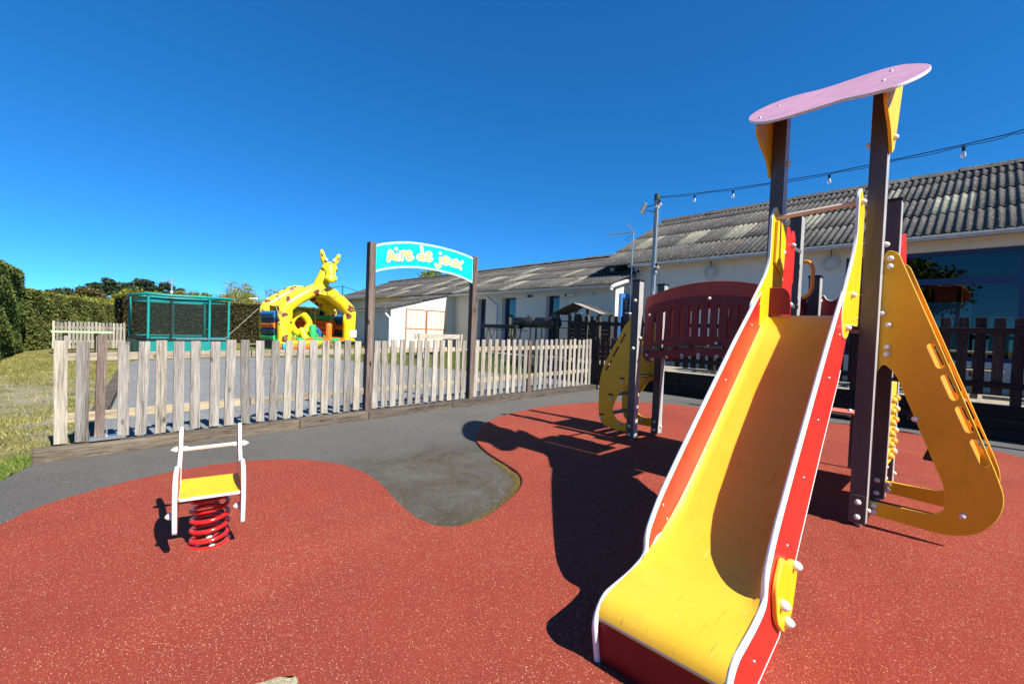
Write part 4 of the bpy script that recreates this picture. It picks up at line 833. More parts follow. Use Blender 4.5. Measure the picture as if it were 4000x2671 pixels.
# --- left building ---
lb_ = thing('low_building', (10, 12, .5), 'lower cream building with blue doors and lichen-streaked corrugated roof behind the barbecues', 'building')
d1 = (12.90, 13.40, .5, 2.52); w1 = (11.157, 11.93, .5, 2.525); w2 = (9.06, 9.67, .5, 2.53)
wallX(lb_, 7.08, .3, 6.88, 29, 0, 2.86, [d1, w1, w2], CREAM)
MB().add([(7.38, 6.88, .5), (15.5, 6.88, .5), (15.5, 6.88, 2.9), (11.4, 6.88, 4.42), (7.38, 6.88, 2.92)], [(0, 1, 2, 3, 4)]).build('end_wall', CREAM, lb_)
MB().bb(7.39, 8.2, 7.0, 28.8, .5, .51).bb(8.3, 8.4, 7.0, 28.8, .5, 2.8).build('room', DARKIN, lb_)
for o_, fr in ((d1, 0), (w1, 1), (w2, 1)):
    ya, yb, za, zb = o_; xf = 7.26
    f_ = MB().bb(xf, xf + .06, yb - (.10 if fr else .05), yb, za, zb).bb(xf, xf + .06, ya, ya + .04, za, zb).bb(xf + .001, xf + .059, ya + .04, yb - (.10 if fr else .05), zb - .07, zb).build('door' if not fr else 'window', BLUE, lb_, .003)
    if fr: MB().bb(xf + .02, xf + .03, ya + .04, yb - .10, za, zb - .07).build('pane', DGLASS, f_)
    else:
        MB().bb(xf + .01, xf + .045, ya + .04, yb - .05, za, 1.72).build('door_leaf', BLUE, f_, .003); MB().bb(xf + .02, xf + .03, ya + .05, yb - .06, 1.75, 2.44).build('pane', DGLASS, f_)
        MB().bb(xf - .02, xf + .01, yb - .12, yb - .08, 1.42, 1.46).build('door_handle', STEEL, f_)
MB().bb(7.03, 7.079, 10.298, 10.549, 2.48, 2.60).bb(7.025, 7.03, 10.31, 10.537, 2.495, 2.585, 1).build('vent', [GREYW, BLACKP], lb_)
MB().tube([(6.95, 8.35, 2.51), (6.95, 8.62, 2.51)], .045, 14).tube([(6.95, 8.62, 2.51), (6.95, 8.69, 2.51)], .05, 14, 1).bb(6.95, 7.08, 8.42, 8.46, 2.50, 2.53).build('wall_lamp', [CAPW, BLACKP], lb_)
MB().lathe((7.08, 7.673, 2.53), (-1, 0, 0), [(0, .06), (.03, .06), (.03, .03), (.01, .03), (.01, 0)], 14).build('round_vent', ZINC, lb_)
corr_roof('roof', lb_, 6.73, 2.775, 11.4, 4.52, 6.72, 29.4, 4, pale=[(1, 12.2, 12.9), (1, 14.0, 14.8), (0, 11.35, 11.8), (0, 14.2, 14.9), (1, 16.2, 16.9), (0, 16.6, 17.2), (2, 13.0, 13.5), (1, 9.6, 10.0), (0, 8.4, 8.7), (1, 18.5, 19.3), (2, 18.6, 19.2), (1, 21, 22), (0, 20.2, 20.8), (1, 24, 25)], seed=9)
corr_roof('roof', lb_, 15.9, 2.775, 11.4, 4.52, 6.72, 29.4, 4, seed=11)
mb = MB(); y = 6.7
while y < 29.4:
    y2 = min(29.42, y + .92); dz = random.uniform(0, .015)
    mb.add([(11.20, y, 4.50 + dz), (11.4, y, 4.60 + dz), (11.6, y, 4.50 + dz), (11.20, y2 + .03, 4.52 + dz), (11.4, y2 + .03, 4.62 + dz), (11.6, y2 + .03, 4.52 + dz)], [(0, 1, 4, 3), (1, 2, 5, 4), (0, 2, 1), (3, 4, 5)]); y = y2
mb.build('ridge_cap', ROOF, lb_)
gutter(lb_, 6.72, 2.705, 6.84, 15.2, .55)
MB().tube([(6.74, 12.46, 2.66), (6.76, 12.44, 2.56), (6.98, 12.12, 2.24), (6.99, 12.10, 2.12), (6.99, 12.10, .5)], .04, 10).build('downpipe', ZINC, lb_)
MB().tube([(6.72, 6.78, 2.66), (6.80, 6.76, 2.72), (7.30, 6.78, 2.86), (7.85, 6.80, 3.0)], .055, 12).tube([(6.72, 6.80, 2.68), (6.72, 6.80, 2.58)], .05, 12).build('overflow_pipe', CAPW, lb_)
dq = [(7.255, 6.88, 2.531), (7.386, 6.88, 2.422), (8.008, 6.88, 2.56)]
ux0 = dq[0][0]; uz1 = dq[0][2]
o = MB().bb(ux0, ux0 + .09, 6.80, 6.879, .5, uz1).bb(7.95, 8.0, 6.80, 6.879, .5, uz1).bb(ux0 + .09, 7.95, 6.801, 6.879, uz1 - .12, uz1).build('door', BLUEL, lb_, .004)
MB().bb(ux0 + .09, 7.95, 6.84, 6.85, .5, uz1 - .12).build('pane', DGLASS, o)
mb = MB()
for z in (2.52, 2.45, 2.38): mb.tube([(7.35, 6.84, z), (7.72, 6.84, z)], .006, 5)
mb.tube([(7.55, 6.84, 2.1), (7.55, 6.84, 2.95)], .006, 5).tube([(7.62, 6.84, 2.1), (7.62, 6.84, 2.95)], .006, 5); mb.build('wire_rack', STEEL, lb_)
# --- shed ---
sh_ = thing('shed', (5.5, 17, .0), 'small cream lean-to shed with rust-edged cream double doors beside the inflatable', 'shed')
ez = lambda x: 1.99 + (x - 4.1) * .262
MB().add([(4.1, 15.02, 0), (7.075, 15.02, 0), (7.075, 15.02, ez(7.07)), (4.1, 15.02, ez(4.1)), (4.1, 15.22, 0), (7.075, 15.22, 0), (7.075, 15.22, ez(7.07)), (4.1, 15.22, ez(4.1))], [(0, 1, 2, 3), (4, 5, 6, 7), (3, 2, 6, 7), (0, 3, 7, 4)]).bb(4.101, 4.3, 15.22, 18.1, 0, 2.0).bb(4.3, 7.07, 17.9, 18.099, 0, 2.0).build('wall', CREAM, sh_)
corr_roof('roof', sh_, 3.93, ez(3.93) + .03, 6.85, ez(6.85) + .03, 14.92, 18.3, 2, seed=21)
gutter(sh_, 3.89, ez(3.93) - .03, 14.95, 18.3, .6)
MB().tube([(3.89, 15.1, 1.88), (3.90, 15.05, 1.76), (4.04, 14.98, 1.60), (4.05, 14.97, 0.0)], .04, 10).build('downpipe', CAPW, sh_)
for a, b in ((4.735, 5.64), (5.68, 6.56)):
    o = MB().bb(a, b, 14.975, 15.018, .35, 2.01).build('door', CREAMD, sh_, .002); mb = MB()
    for x in (a + .012, b - .012): mb.bb(x - .016, x + .016, 14.955, 14.976, .35, 2.01)
    for z in (1.995, 1.23): mb.bb(a + .03, b - .03, 14.957, 14.975, z - .018, z + .018)
    for k in (1, 2, 3): x = a + (b - a) * k / 4; mb.bb(x - .006, x + .006, 14.964, 14.9749, .35, 1.975)
    mb.build('door_frame', RUST, o)
# grass bank up to the shed and terrace
top()
bk = MB(); lowp = [(5.36, 8.2), (4.6, 9.8), (3.9, 11.6), (3.0, 13.6), (2.4, 15.2), (3.2, 21.0)]; hip = [(5.52, 9.0), (5.45, 10.8), (5.1, 12.7), (4.4, 14.2), (3.75, 15.3), (3.85, 21.0)]
bk.add([(x, y, -.02) for x, y in lowp] + [(x, y, .47) for x, y in hip] + [(7.0, 9.0, .47), (7.05, 21, .47)], [(i, i + 1, 7 + i, 6 + i) for i in range(5)] + [(6, 7, 8, 9, 10, 11, 13, 12)])
o = bk.build('grass_bank', LAWN); o['kind'] = 'structure'
n_ = 40000; u_ = rng.random(n_); v_ = rng.random(n_); i_ = rng.integers(0, 5, n_); lo_ = np.array(lowp); hi_ = np.array(hip)
lw_ = lo_[i_] * (1 - u_)[:, None] + lo_[i_ + 1] * u_[:, None]; hw_ = hi_[i_] * (1 - u_)[:, None] + hi_[i_ + 1] * u_[:, None]; PP = lw_ * (1 - v_)[:, None] + hw_ * v_[:, None]
o = blades('grass', PP, .08, GRASSG, 'green grass on the low bank in front of the shed'); co = np.empty(n_ * 9); o.data.vertices.foreach_get('co', co); co = co.reshape(-1, 3); co[:, 2] += np.repeat(v_ * .49, 3); o.data.vertices.foreach_set('co', co.ravel())
t = thing('terrace_edging', (5.5, 10, .3), 'pale timber edging along the far end of the terrace below the barbecues', 'edging')
for y0, y1 in ((7.9, 10.2), (10.22, 12.6)): MB().bb(5.44, 5.515, y0, y1, .28, .54).build('timber', RAILW, t, .008)

# ---------------- things on the terrace ----------------
def bbq(y0, y1, label):
    t = thing('barrel_barbecue', (5.95, (y0 + y1) / 2, .5), label, 'barbecue', 'barrel barbecues by the wall'); L = y1 - y0; yc = (y0 + y1) / 2
    MB().tube([(5.95, y0, 1.58), (5.95, y0 + .02, 1.58), (5.95, y1 - .02, 1.58), (5.95, y1, 1.58)], [.10, .165, .165, .10], 20).build('drum', DARKMET, t)
    MB().tube([(5.78, yc - .1, 1.66), (5.74, yc - .1, 1.70), (5.74, yc + .1, 1.70), (5.78, yc + .1, 1.66)], .01, 6).lathe((5.95, yc - .12, 1.74), (0, 0, 1), [(0, .035), (.04, .035), (.05, .05), (.055, 0)], 10).build('lid_handle', DARKMET, t)
    for y in (y0 + .12, y1 - .12):
        for x in (5.83, 6.07): MB().tube([(x, y, 1.46), (x, y, .5)], .016, 8).build('leg', DARKMET, t)
    MB().bb(5.82, 6.08, y0 + .1, y1 - .1, .62, .635).build('lower_shelf', DARKMET, t)
bbq(9.01, 9.95, 'black barrel barbecue on legs, the left one of the pair below the two narrow windows')
bbq(8.07, 8.985, 'black barrel barbecue on legs, right next to the wooden shelter')
t = thing('folding_grill', (5.8, 10.5, .5), 'long low black grill table on crossed folding legs left of the barrel barbecues', 'grill')
MB().bb(5.62, 5.98, 9.60, 11.40, 1.36, 1.47).bb(5.64, 5.96, 9.62, 11.38, 1.47, 1.49).build('grill_box', DARKMET, t, .01); MB().bb(5.6, 6.0, 9.45, 11.0, 1.30, 1.32).build('shelf', DARKMET, t)
for y in (9.8, 11.15):
    for x in (5.66, 5.94): MB().tube([(x, y - .17, 1.36), (x, y + .17, .5)], .011, 6).tube([(x + .012, y + .17, 1.36), (x + .012, y - .17, .5)], .011, 6).build('crossed_legs', DARKMET, t)
t = thing('shelter', (5.95, 7.3, .5), 'small dark weathered wooden shelter with pitched slatted roof and shelves beside the barbecues', 'shelter')
for y, h in ((8.0, 1.88), (7.33, 2.10), (6.52, 1.88)):
    MB().bb(5.80, 5.87, y - .035, y + .035, .5, h - .02).build('post', SHEDW, t, .003)
    MB().bb(6.33, 6.40, y - .035, y + .035, .5, h - .02).build('post', SHEDW, t, .003)
for k in range(9): MB().bb(6.40, 6.42, 6.50, 8.02, .55 + k * .125, .66 + k * .125).build('back_board', SHEDW, t, .002)
for z in (.75, 1.10, 1.42, 1.62): MB().bb(5.82, 6.36, 7.37, 7.98, z, z + .022).build('shelf', SHEDW, t, .002)
for k in range(5):
    x = 5.72 + k * .15
    MB().bar((x, 8.12, 1.845), (x, 7.30, 2.135), .13, .02).build('roof_slat', SHEDW, t); MB().bar((x, 7.30, 2.135), (x, 6.42, 1.845), .13, .02).build('roof_slat', SHEDW if k > 1 else TABLEW, t)
t = thing('hose', (5.78, 6.95, 1.7), 'pale green hose looped on the front of the dark wooden shelter', 'hose'); MB().tube([(5.78, 6.98 + .15 * math.cos(a), 1.66 + .17 * math.sin(a)) for a in np.linspace(0, 2 * math.pi, 26)[:-1]], .009, 6, closed=True).build('hose_loop', plastic('green_hose', (.22, .27, .16), .5), t)
t = thing('bench', (4.882, 13.0, 0.681), 'pale wooden bench with a single thick back board in front of the shed doors', 'bench')
bA = (3.988, 13.0, 0.967); bB = (6.071, 13.0, 0.99); bz = (bA[2] + bB[2]) / 2
MB().bb(bA[0], bB[0], 12.98, 13.03, bz - .085, bz + .085).build('backrest', TABLEW, t, .004); MB().bb(bA[0] + .05, bB[0] - .05, 12.60, 12.95, .50, .55).build('seat', TABLEW, t, .004)
for x in (bA[0] + .12, bB[0] - .14): MB().bb(x, x + .07, 12.93, 12.975, .1, bz + .11).bb(x, x + .07, 12.60, 12.66, .1, .5).build('leg', TABLEW, t)
def picnic(x, y, label):
    t = thing('picnic_table', (x, y, .5), label, 'picnic table', 'picnic tables on the terrace')
    for k in range(5): MB().bb(x - .36 + k * .145, x - .36 + k * .145 + .135, y - .9, y + .9, 1.22, 1.255).build('top_board', TABLEW, t, .003)
    for sx in (-.68, .68): MB().bb(x + sx - .13, x + sx + .13, y - .9, y + .9, .93, .965).build('seat', TABLEW, t, .003)
    for sy in (-.6, .6):
        MB().bar((x - .25, y + sy, 1.21), (x - .55, y + sy, .5), .09, .045).build('leg', SHEDW, t); MB().bar((x + .25, y + sy, 1.21), (x + .55, y + sy, .5), .09, .045).build('leg', SHEDW, t); MB().bb(x - .75, x + .75, y + sy + .03, y + sy + .07, .86, .93).build('brace', SHEDW, t)
picnic(6.75, .1, 'brown picnic table behind the dark fence, in front of the big window')
picnic(6.75, -2.3, 'brown picnic table on the terrace at the far right edge behind the dark fence')
picnic(6.8, 3.0, 'brown picnic table on the terrace seen under the red bridge through the fence')

# lamp pole, cable, bulbs
t = thing('light_pole', (5.7, 4.905, .5), 'tall grey metal pole with a tilted floodlight, carrying the string of bulbs', 'lamp post')
MB().tube([(5.7, 4.905, .5), (5.7, 4.905, 2.3)], .064, 16).tube([(5.7, 4.905, 2.3), (5.7, 4.905, 4.62)], .058, 16).build('pole', POLEG, t)
MB().tube([(5.7, 4.905, 4.55), (5.7, 4.905, 4.70)], .066, 16).build('pole_cap', plastic('green_black_cap', (.03, .06, .05), .5), t); MB().tube([(5.7, 4.905, 4.36), (5.7, 4.905, 4.42)], .064, 16).build('clamp', CAPW, t)
MB().box((5.56, 5.17, 4.38), (.16, .03, .26), Matrix.Rotation(R(28), 3, 'X')).build('floodlight', ZINC, t, .004); MB().tube([(5.68, 4.95, 4.45), (5.62, 5.12, 4.42)], .01, 6).tube([(5.68, 4.95, 4.28), (5.60, 5.13, 4.34)], .01, 6).build('arm', DARKMET, t)
t = thing('string_lights', (5.66, 4.86, 4.6), 'string of clear bulbs on a black cable slung from the grey pole to the right', 'string lights')
CB = [(5.689, 4.819, 4.614), (5.581, 3.931, 4.491), (5.476, 3.078, 4.397), (5.375, 2.253, 4.318), (5.269, 1.393, 4.26), (5.197, 0.801, 4.243), (5.132, 0.27, 4.231), (5.069, -0.245, 4.225), (5.023, -0.62, 4.229), (5.0, -0.805, 4.242), (4.977, -0.99, 4.255), (4.908, -1.545, 4.394)]
MB().tube(CB, .0075, 6).build('cable', BLACKP, t); c2 = []
BU = [(5.58, 3.93, 4.462), (5.476, 3.076, 4.365), (5.269, 1.392, 4.237), (5.069, -0.246, 4.2)]
for i in range(len(CB) - 1):
    for k in range(5):
        u = k / 5; p = Vector(CB[i]).lerp(Vector(CB[i + 1]), u); c2.append(p - Vector((0, 0, .018 + .02 * abs(math.sin((i * 5 + k) * .45)))))
MB().tube(c2, .005, 6).build('feed_cable', BLACKP, t)
BULB = N('clear_bulb', (.75, .75, .74), .08, .6); BULB.b.inputs['Alpha'].default_value = .55; BULB = BULB.m
def bulb(p, tilt=0):
    p = Vector(p); ax = Vector((math.sin(tilt), 0, -math.cos(tilt)))
    b = MB().lathe(p, ax, [(0, .006), (.005, .02), (.07, .018), (.075, .01)], 12).build('socket', BLACKP, t); MB().lathe(p + ax * .07, ax, [(0, .014), (.03, .026), (.06, .032), (.085, .026), (.1, .0)], 12).build('bulb', BULB, b)
for q in BU: bulb(q)
bulb((5.66, 4.82, 4.55), .5); bulb((5.67, 4.83, 3.05), .7); MB().tube([(5.66, 4.84, 4.6), (5.655, 4.83, 3.6), (5.66, 4.835, 3.1)], .005, 5).build('drop_cable', BLACKP, t); MB().tube([(5.67, 4.80, 3.0), (5.66, 4.74, 2.8), (5.67, 4.73, 2.55), (5.67, 4.77, 2.45), (5.67, 4.80, 2.6), (5.67, 4.81, 2.9)], .004, 5).build('cable_loop', BLACKP, t); bulb((5.66, 4.83, 2.95), .1)
t = thing('tv_antenna', (7.6, 6.70, .5), 'thin steel mast with a television aerial in front of the sunlit wall corner', 'antenna')
MB().tube([(7.6, 6.70, .5), (7.6, 6.70, 4.42)], .02, 8).build('mast', STEEL, t); mb = MB().tube([(7.6, 6.70, 4.38), (7.6, 7.65, 4.42)], .012, 6)
for k in range(8): y = 6.95 + k * .09; mb.tube([(7.45 + .004 * k, y, 4.395), (7.75 - .004 * k, y, 4.395)], .005, 5)
mb.build('boom', STEEL, t); mb = MB()
for sx in (-1, 1):
    for k in range(4): mb.tube([(7.6 - .2, 6.72 + k * .06, 4.40 + sx * (.08 + k * .055)), (7.6 + .2, 6.72 + k * .06, 4.40 + sx * (.08 + k * .055))], .005, 5)
    mb.tube([(7.6, 6.70, 4.40), (7.6, 6.92, 4.40 + sx * .26)], .006, 5)
mb.build('reflector', STEEL, t)
mb = MB()
for z in (2.75, 2.2): mb.tube([(7.6, 6.70, z), (7.6, 6.87, z)], .012, 6)
mb.build('wall_bracket', STEEL, t)

ce_ = Vector(CB[-1]); t = thing('light_pole', (ce_.x, ce_.y, 0), 'tall grey metal pole at the other end of the string of bulbs, outside the picture', 'lamp post')
MB().tube([(ce_.x, ce_.y, 0), (ce_.x, ce_.y, ce_.z + .06)], .058, 16).build('pole', POLEG, t); MB().tube([(ce_.x, ce_.y, ce_.z + .03), (ce_.x, ce_.y, ce_.z + .10)], .066, 16).build('pole_cap', BLACKP, t)

# ---------------- trampoline ----------------
fa = Vector((-2.97, 17.5, 0)); e1 = Vector((math.cos(R(8)), math.sin(R(8)), 0)); e2 = Vector((-e1.y, e1.x, 0)); TW = 2.25; TD = 2.6
tr = thing('trampoline', tuple(fa), 'teal padded rectangular trampoline with black safety net in front of the dark back hedge', 'trampoline')
def TP(a, b, z): return fa + e1 * a + e2 * b + Vector((0, 0, z))
ZT, ZM_ = 2.03, .60
for a, b in ((0, 0), (TW, 0), (TW * .74, 0), (0, TD), (TW, TD), (TW * .55, TD)): MB().tube([TP(a, b, .05), TP(a, b, ZT - .06)], .038, 12).build('padded_pole', TEAL, tr)
o = MB().tube([TP(TW * .26, -.02, ZM_), TP(TW * .26, -.02, ZT - .1)], .035, 10).build('zip_pole', BLACKP, tr)
mb = MB(); lp = [TP(-.06, -.06, ZT), TP(TW * .3, -.05, ZT - .02), TP(TW * .6, -.05, ZT), TP(TW + .06, -.06, ZT - .01), TP(TW + .06, TD + .06, ZT + .01), TP(TW * .5, TD + .06, ZT - .02), TP(-.06, TD + .06, ZT + .02), TP(-.06, TD * .5, ZT - .01)]
mb.tube(lp, .043, 10, closed=True); mb.build('top_rail_cover', TEAL, tr)
mb = MB(); c4 = [(.08, .08), (TW - .08, .08), (TW - .08, TD - .08), (.08, TD - .08)]
for (a, b), (c, d) in zip(c4, c4[1:] + c4[:1]): mb.add([TP(a, b, ZM_ + .02), TP(c, d, ZM_ + .02), TP(c, d, ZT - .14), TP(a, b, ZT - .14)], [(0, 1, 2, 3)])
mb.build('net', NET, tr); mb = MB()
for (a, b), (c, d) in zip(c4, c4[1:] + c4[:1]):
    mb.bar(TP(a, b, ZT - .15), TP(c, d, ZT - .15), .01, .09); mb.bar(TP(a, b, ZM_ + .03), TP(c, d, ZM_ + .03), .012, .04)
mb.build('net_border', TEAL, tr)
mb = MB()
for (a, b), (c, d) in zip([(-.05, -.05), (TW + .05, -.05), (TW + .05, TD + .05), (-.05, TD + .05)], [(TW + .05, -.05), (TW + .05, TD + .05), (-.05, TD + .05), (-.05, -.05)]): 
    n = 22; p0 = TP(a, b, 0); p1 = TP(c, d, 0); vs = []
    for i in range(n + 1):
        p = p0.lerp(p1, i / n); w_ = .015 * math.sin(i * 2.1) + .012 * math.sin(i * .9); nn = (p1 - p0).normalized().cross(ZU)
        vs += [p + nn * w_ + Vector((0, 0, .0)), p + nn * w_ * .3 + Vector((0, 0, ZM_ - .08))]
    mb.add(vs, [(2 * i, 2 * i + 2, 2 * i + 3, 2 * i + 1) for i in range(n)], 0, True)
mb.build('skirt', TEALS, tr)
MB().bar(TP(-.05, 0, ZM_ - .02), TP(TW + .05, 0, ZM_ - .02), .10, .06).bar(TP(-.05, TD, ZM_ - .02), TP(TW + .05, TD, ZM_ - .02), .10, .06).bar(TP(0, 0, ZM_ - .021), TP(0, TD, ZM_ - .021), .10, .06).bar(TP(TW, 0, ZM_ - .021), TP(TW, TD, ZM_ - .021), .10, .06).build('frame_pad', BLACKP, tr)
MB().add([TP(.05, .05, ZM_ - .01), TP(TW - .05, .05, ZM_ - .01), TP(TW - .05, TD - .05, ZM_ - .01), TP(.05, TD - .05, ZM_ - .01)], [(0, 1, 2, 3)]).build('jumping_bed', BLACKP, tr)
MB().bar(TP(TW * .32, -.06, ZM_ - .01), TP(TW * .97, -.06, ZM_ - .01), .012, .03).build('steel_bar', STEEL, tr)
MB().add([TP(TW * .83, -.075, .12), TP(TW * .86, -.075, .12), TP(TW * .86, -.075, .48), TP(TW * .83, -.075, .48)], [(0, 1, 2, 3)]).build('warning_label', PAPER, tr)
def stroke(nm, pts, r, mat): MB().tube([TP(a, -.078, z) for a, z in pts], r, 6).build(nm, mat, tr)
stroke('lettering', [(TW * .58, .24), (TW * .60, .17), (TW * .63, .17), (TW * .66, .2)], .012, LETW); stroke('lettering', [(TW * .60, .10), (TW * .66, .085), (TW * .74, .11), (TW * .82, .085)], .010, LETW)
stroke('lettering', [(TW * .765, .20), (TW * .75, .22), (TW * .735, .18), (TW * .75, .145), (TW * .77, .16), (TW * .765, .18)], .010, LETW); stroke('lettering', [(TW * .782, .15), (TW * .782, .19)], .009, LETW); stroke('lettering', [(TW * .797, .15), (TW * .80, .23)], .009, LETW); stroke('lettering', [(TW * .815, .15), (TW * .817, .18), (TW * .83, .15)], .009, LETW)

# ---------------- inflatable ----------------
ca = Vector((1.90, 21.46, 0)); ce = Vector((3.82, .66, 0)).normalized(); cf = Vector((-ce.y, ce.x, 0)); CW = 3.88
ic_ = thing('bouncy_castle', tuple(ca), 'yellow spotted inflatable bouncy castle with a giraffe head and neck rising from its front arch', 'bouncy castle')
def CP(a, b, z): return ca + ce * a * 1.065 + cf * b + Vector((0, 0, z))
D_ = 2.25
MB().tube([CP(-.05, .15, .13), CP(CW + .05, .15, .13)], .17, 16).build('front_roll', VORG, ic_)
MB().tube([CP(.02, .20, .31), CP(CW + .0, .20, .31)], .11, 14).build('front_roll', VYEL, ic_)
MB().add([CP(.0, .2, .05), CP(CW, .2, .05), CP(CW, D_, .05), CP(0, D_, .05), CP(.0, .2, .40), CP(CW, .2, .40), CP(CW, D_, .40), CP(0, D_, .40)], [(0, 1, 5, 4), (1, 2, 6, 5), (2, 3, 7, 6), (3, 0, 4, 7), (4, 5, 6, 7)]).build('base', VDRK, ic_)
for k in range(9): MB().tube([CP(.22 + k * .43, .22, .36), CP(.22 + k * .43, D_ - .3, .36)], .215, 12).build('floor_tube', (VGRN, VORG)[k % 2] if k not in (0,) else VGRN, ic_)
MB().tube([CP(.1, -.02, .12), CP(.42, -.02, .12)], .18, 14).build('corner_roll', VCYA, ic_)
def arch(b, name='arch'):
    pts = [(.33, .42), (.33, 1.3), (.34, 1.93), (.42, 2.10), (1.0, 2.52), (1.42, 2.82), (1.62, 2.90), (2.30, 2.90), (2.50, 2.80), (3.0, 2.45), (3.42, 2.08), (3.50, 1.90), (3.50, 1.3), (3.50, .42)]
    r = [.30, .325, .33, .33, .32, .33, .31, .31, .33, .32, .33, .33, .325, .30]
    return MB().tube([CP(a, b, z) for a, z in pts], r, 20).build(name, VSPOT, ic_)
arch(.30); arch(D_ - .1)
for sgn_, a0, a1, z0, z1 in ((-1, .30, 1.42, 2.12, 2.98), (1, 3.52, 2.50, 2.12, 2.98)):
    n = 14; vs = []
    for i in range(n + 1):
        for j in range(9):
            u = i / n; v = j / 8; p = CP(a0 + (a1 - a0) * v, .30 + (D_ - .4) * u, z0 + (z1 - z0) * v - .10 * math.sin(math.pi * u) + .03 * math.cos(j * math.pi)); vs.append(p)
    MB().add(vs, [(i * 9 + j, i * 9 + j + 1, (i + 1) * 9 + j + 1, (i + 1) * 9 + j) for i in range(n) for j in range(8)], 0, True).build('roof_sheet', VYEL, ic_)
for a in (.12, CW - .16):
    for z, mt, r in ((.52, VGRN, .17), (.82, VDRK, .17), (1.12, VORG, .17), (1.38, VDRK, .14), (1.62, VBLU, .19)): MB().tube([CP(a, .55, z), CP(a, D_ - .3, z)], r, 12).build('side_roll', mt, ic_)
for z, mt, r in ((.55, VGRN, .16), (.82, VORG, .17), (1.10, VORG, .17), (1.35, VORG, .14), (1.60, VGRN, .13)): MB().tube([CP(.2, D_ - .3, z), CP(CW - .2, D_ - .3, z)], r, 12).build('back_roll', mt, ic_)
for a in (1.45, 2.45): MB().tube([CP(a, D_ - .55, .42), CP(a, D_ - .55, 1.9)], .03, 8).build('strut', VYEL, ic_)
def pillar(a, b, h, r, mt): MB().tube([CP(a, b, .4), CP(a, b, .46), CP(a, b, h - .1), CP(a, b, h - .03), CP(a, b, h)], [r * .92, r, r, r * .85, r * .4], 18).build('pillar', mt, ic_)
pillar(1.86, .75, 1.22, .165, VGRN); pillar(2.70, .8, 1.32, .16, VORG); pillar(1.72, 1.3, 1.05, .14, VBLU)
MB().tube([CP(2.12 + .52 * math.cos(t_), 1.45, .42 + .62 * math.sin(t_)) for t_ in np.linspace(0, math.pi, 13)], .14, 12).build('inner_arch', VBLU, ic_); MB().tube([CP(2.12 + .36 * math.cos(t_), 1.43, .42 + .44 * math.sin(t_)) for t_ in np.linspace(0, math.pi, 13)], .07, 10).build('inner_arch', VGRN, ic_)
# tilted yellow diamond with a hole
cen = CP(1.36, 1.0, 1.24); rr_ = []
for k in range(28):
    t_ = 2 * math.pi * k / 28; c_, s_ = abs(math.cos(t_)), abs(math.sin(t_)); R_ = .46 / ((c_ ** 1.5 + s_ ** 1.5) ** (1 / 1.5)); rr_.append(cen + ce * R_ * math.cos(t_) * 1.02 + ZU * R_ * math.sin(t_) * 1.1)
MB().tube(rr_, .165, 14, closed=True).build('ring', VYEL, ic_)
MB().tube([CP(1.36, .92, .95), CP(1.42, .75, .72), CP(1.50, .60, .42)], [.17, .16, .2], 14).build('ring_foot', VYEL, ic_)
MB().add([CP(CW - .52, -.035, .62), CP(CW - .16, -.035, .62), CP(CW - .16, -.035, 1.0), CP(CW - .52, -.035, 1.0)], [(0, 1, 2, 3)]).build('notice', PAPER, ic_)
def blob(name, parts, mat, parent, vox=.035, sm=6):
    mb = MB()
    for p in parts:
        if p[0] == 'b': mb.ball(p[1], p[2], 16, 0, p[3] if len(p) > 3 else (1, 1, 1))
        else: mb.tube(p[1], p[2], 16)
    o = mb.build(name, mat, parent); rm = o.modifiers.new('r', 'REMESH'); rm.mode = 'VOXEL'; rm.voxel_size = vox; rm.use_smooth_shade = True; s_ = o.modifiers.new('s', 'SMOOTH'); s_.factor = .6; s_.iterations = sm
    dg = bpy.context.evaluated_depsgraph_get(); dg.update(); me = bpy.data.meshes.new_from_object(o.evaluated_get(dg)); o.modifiers.clear(); o.data = me
    return o
g = lambda a, b, z: CP(a, b, z)
gh = blob('giraffe_neck', [('t', [g(1.90, .35, 2.75), g(1.93, .30, 3.05), g(2.01, .22, 3.45), g(2.10, .16, 3.85), g(2.16, .12, 4.10)], [.46, .40, .33, .28, .26])], VSPOT, ic_, .04, 4)
HR = R(-20); hr = (ce * math.cos(HR) + cf * math.sin(HR)); hf = (-cf * math.cos(HR) + ce * math.sin(HR)); HC = g(2.22, .02, 0)
h = lambda a, b, z: HC + hr * a + hf * b + ZU * z
hd = blob('giraffe_head', [('b', h(0, 0, 4.06), .33), ('b', h(-.19, .05, 4.05), .2), ('b', h(.19, .05, 4.05), .2), ('t', [h(0, .06, 4.02), h(.02, .24, 3.74), h(.02, .36, 3.52)], [.30, .23, .22]), ('b', h(-.11, .40, 3.54), .17), ('b', h(.15, .40, 3.53), .17), ('b', h(.02, .44, 3.43), .15),
    ('t', [h(-.17, -.06, 4.2), h(-.28, -.06, 4.5), h(-.36, -.06, 4.86), h(-.38, -.06, 4.98)], [.10, .15, .10, .04]), ('t', [h(.17, -.06, 4.2), h(.32, -.06, 4.45), h(.44, -.06, 4.74), h(.48, -.06, 4.84)], [.10, .14, .10, .04])], VYEL, gh, .028, 5)
BRN = N('brown_vinyl', (.17, .055, .025), .4).m
for a, z, t_ in ((-.335, 4.64, .32), (.385, 4.56, -.62)): MB().ball(h(a, .045, z), .07, 12, 0, (.6, .5, 2.1), Matrix.Rotation(-t_, 3, 'Y')).build('inner_ear', BRN, hd)
BHN = N('brown_horn', (.25, .13, .04), .5).m
for a in (-.15, .17): MB().tube([h(a, .05, 4.28), h(a * 1.1, .10, 4.43)], [.055, .05]).ball(h(a * 1.15, .12, 4.46), .085, 12, 1).build('horn', [BHN, CAPW], hd)
for a in (-.30, .32): MB().ball(h(a, .16, 4.0), .065, 12, 0, (.6, .8, 1.3)).build('eye', BLACKP, hd)
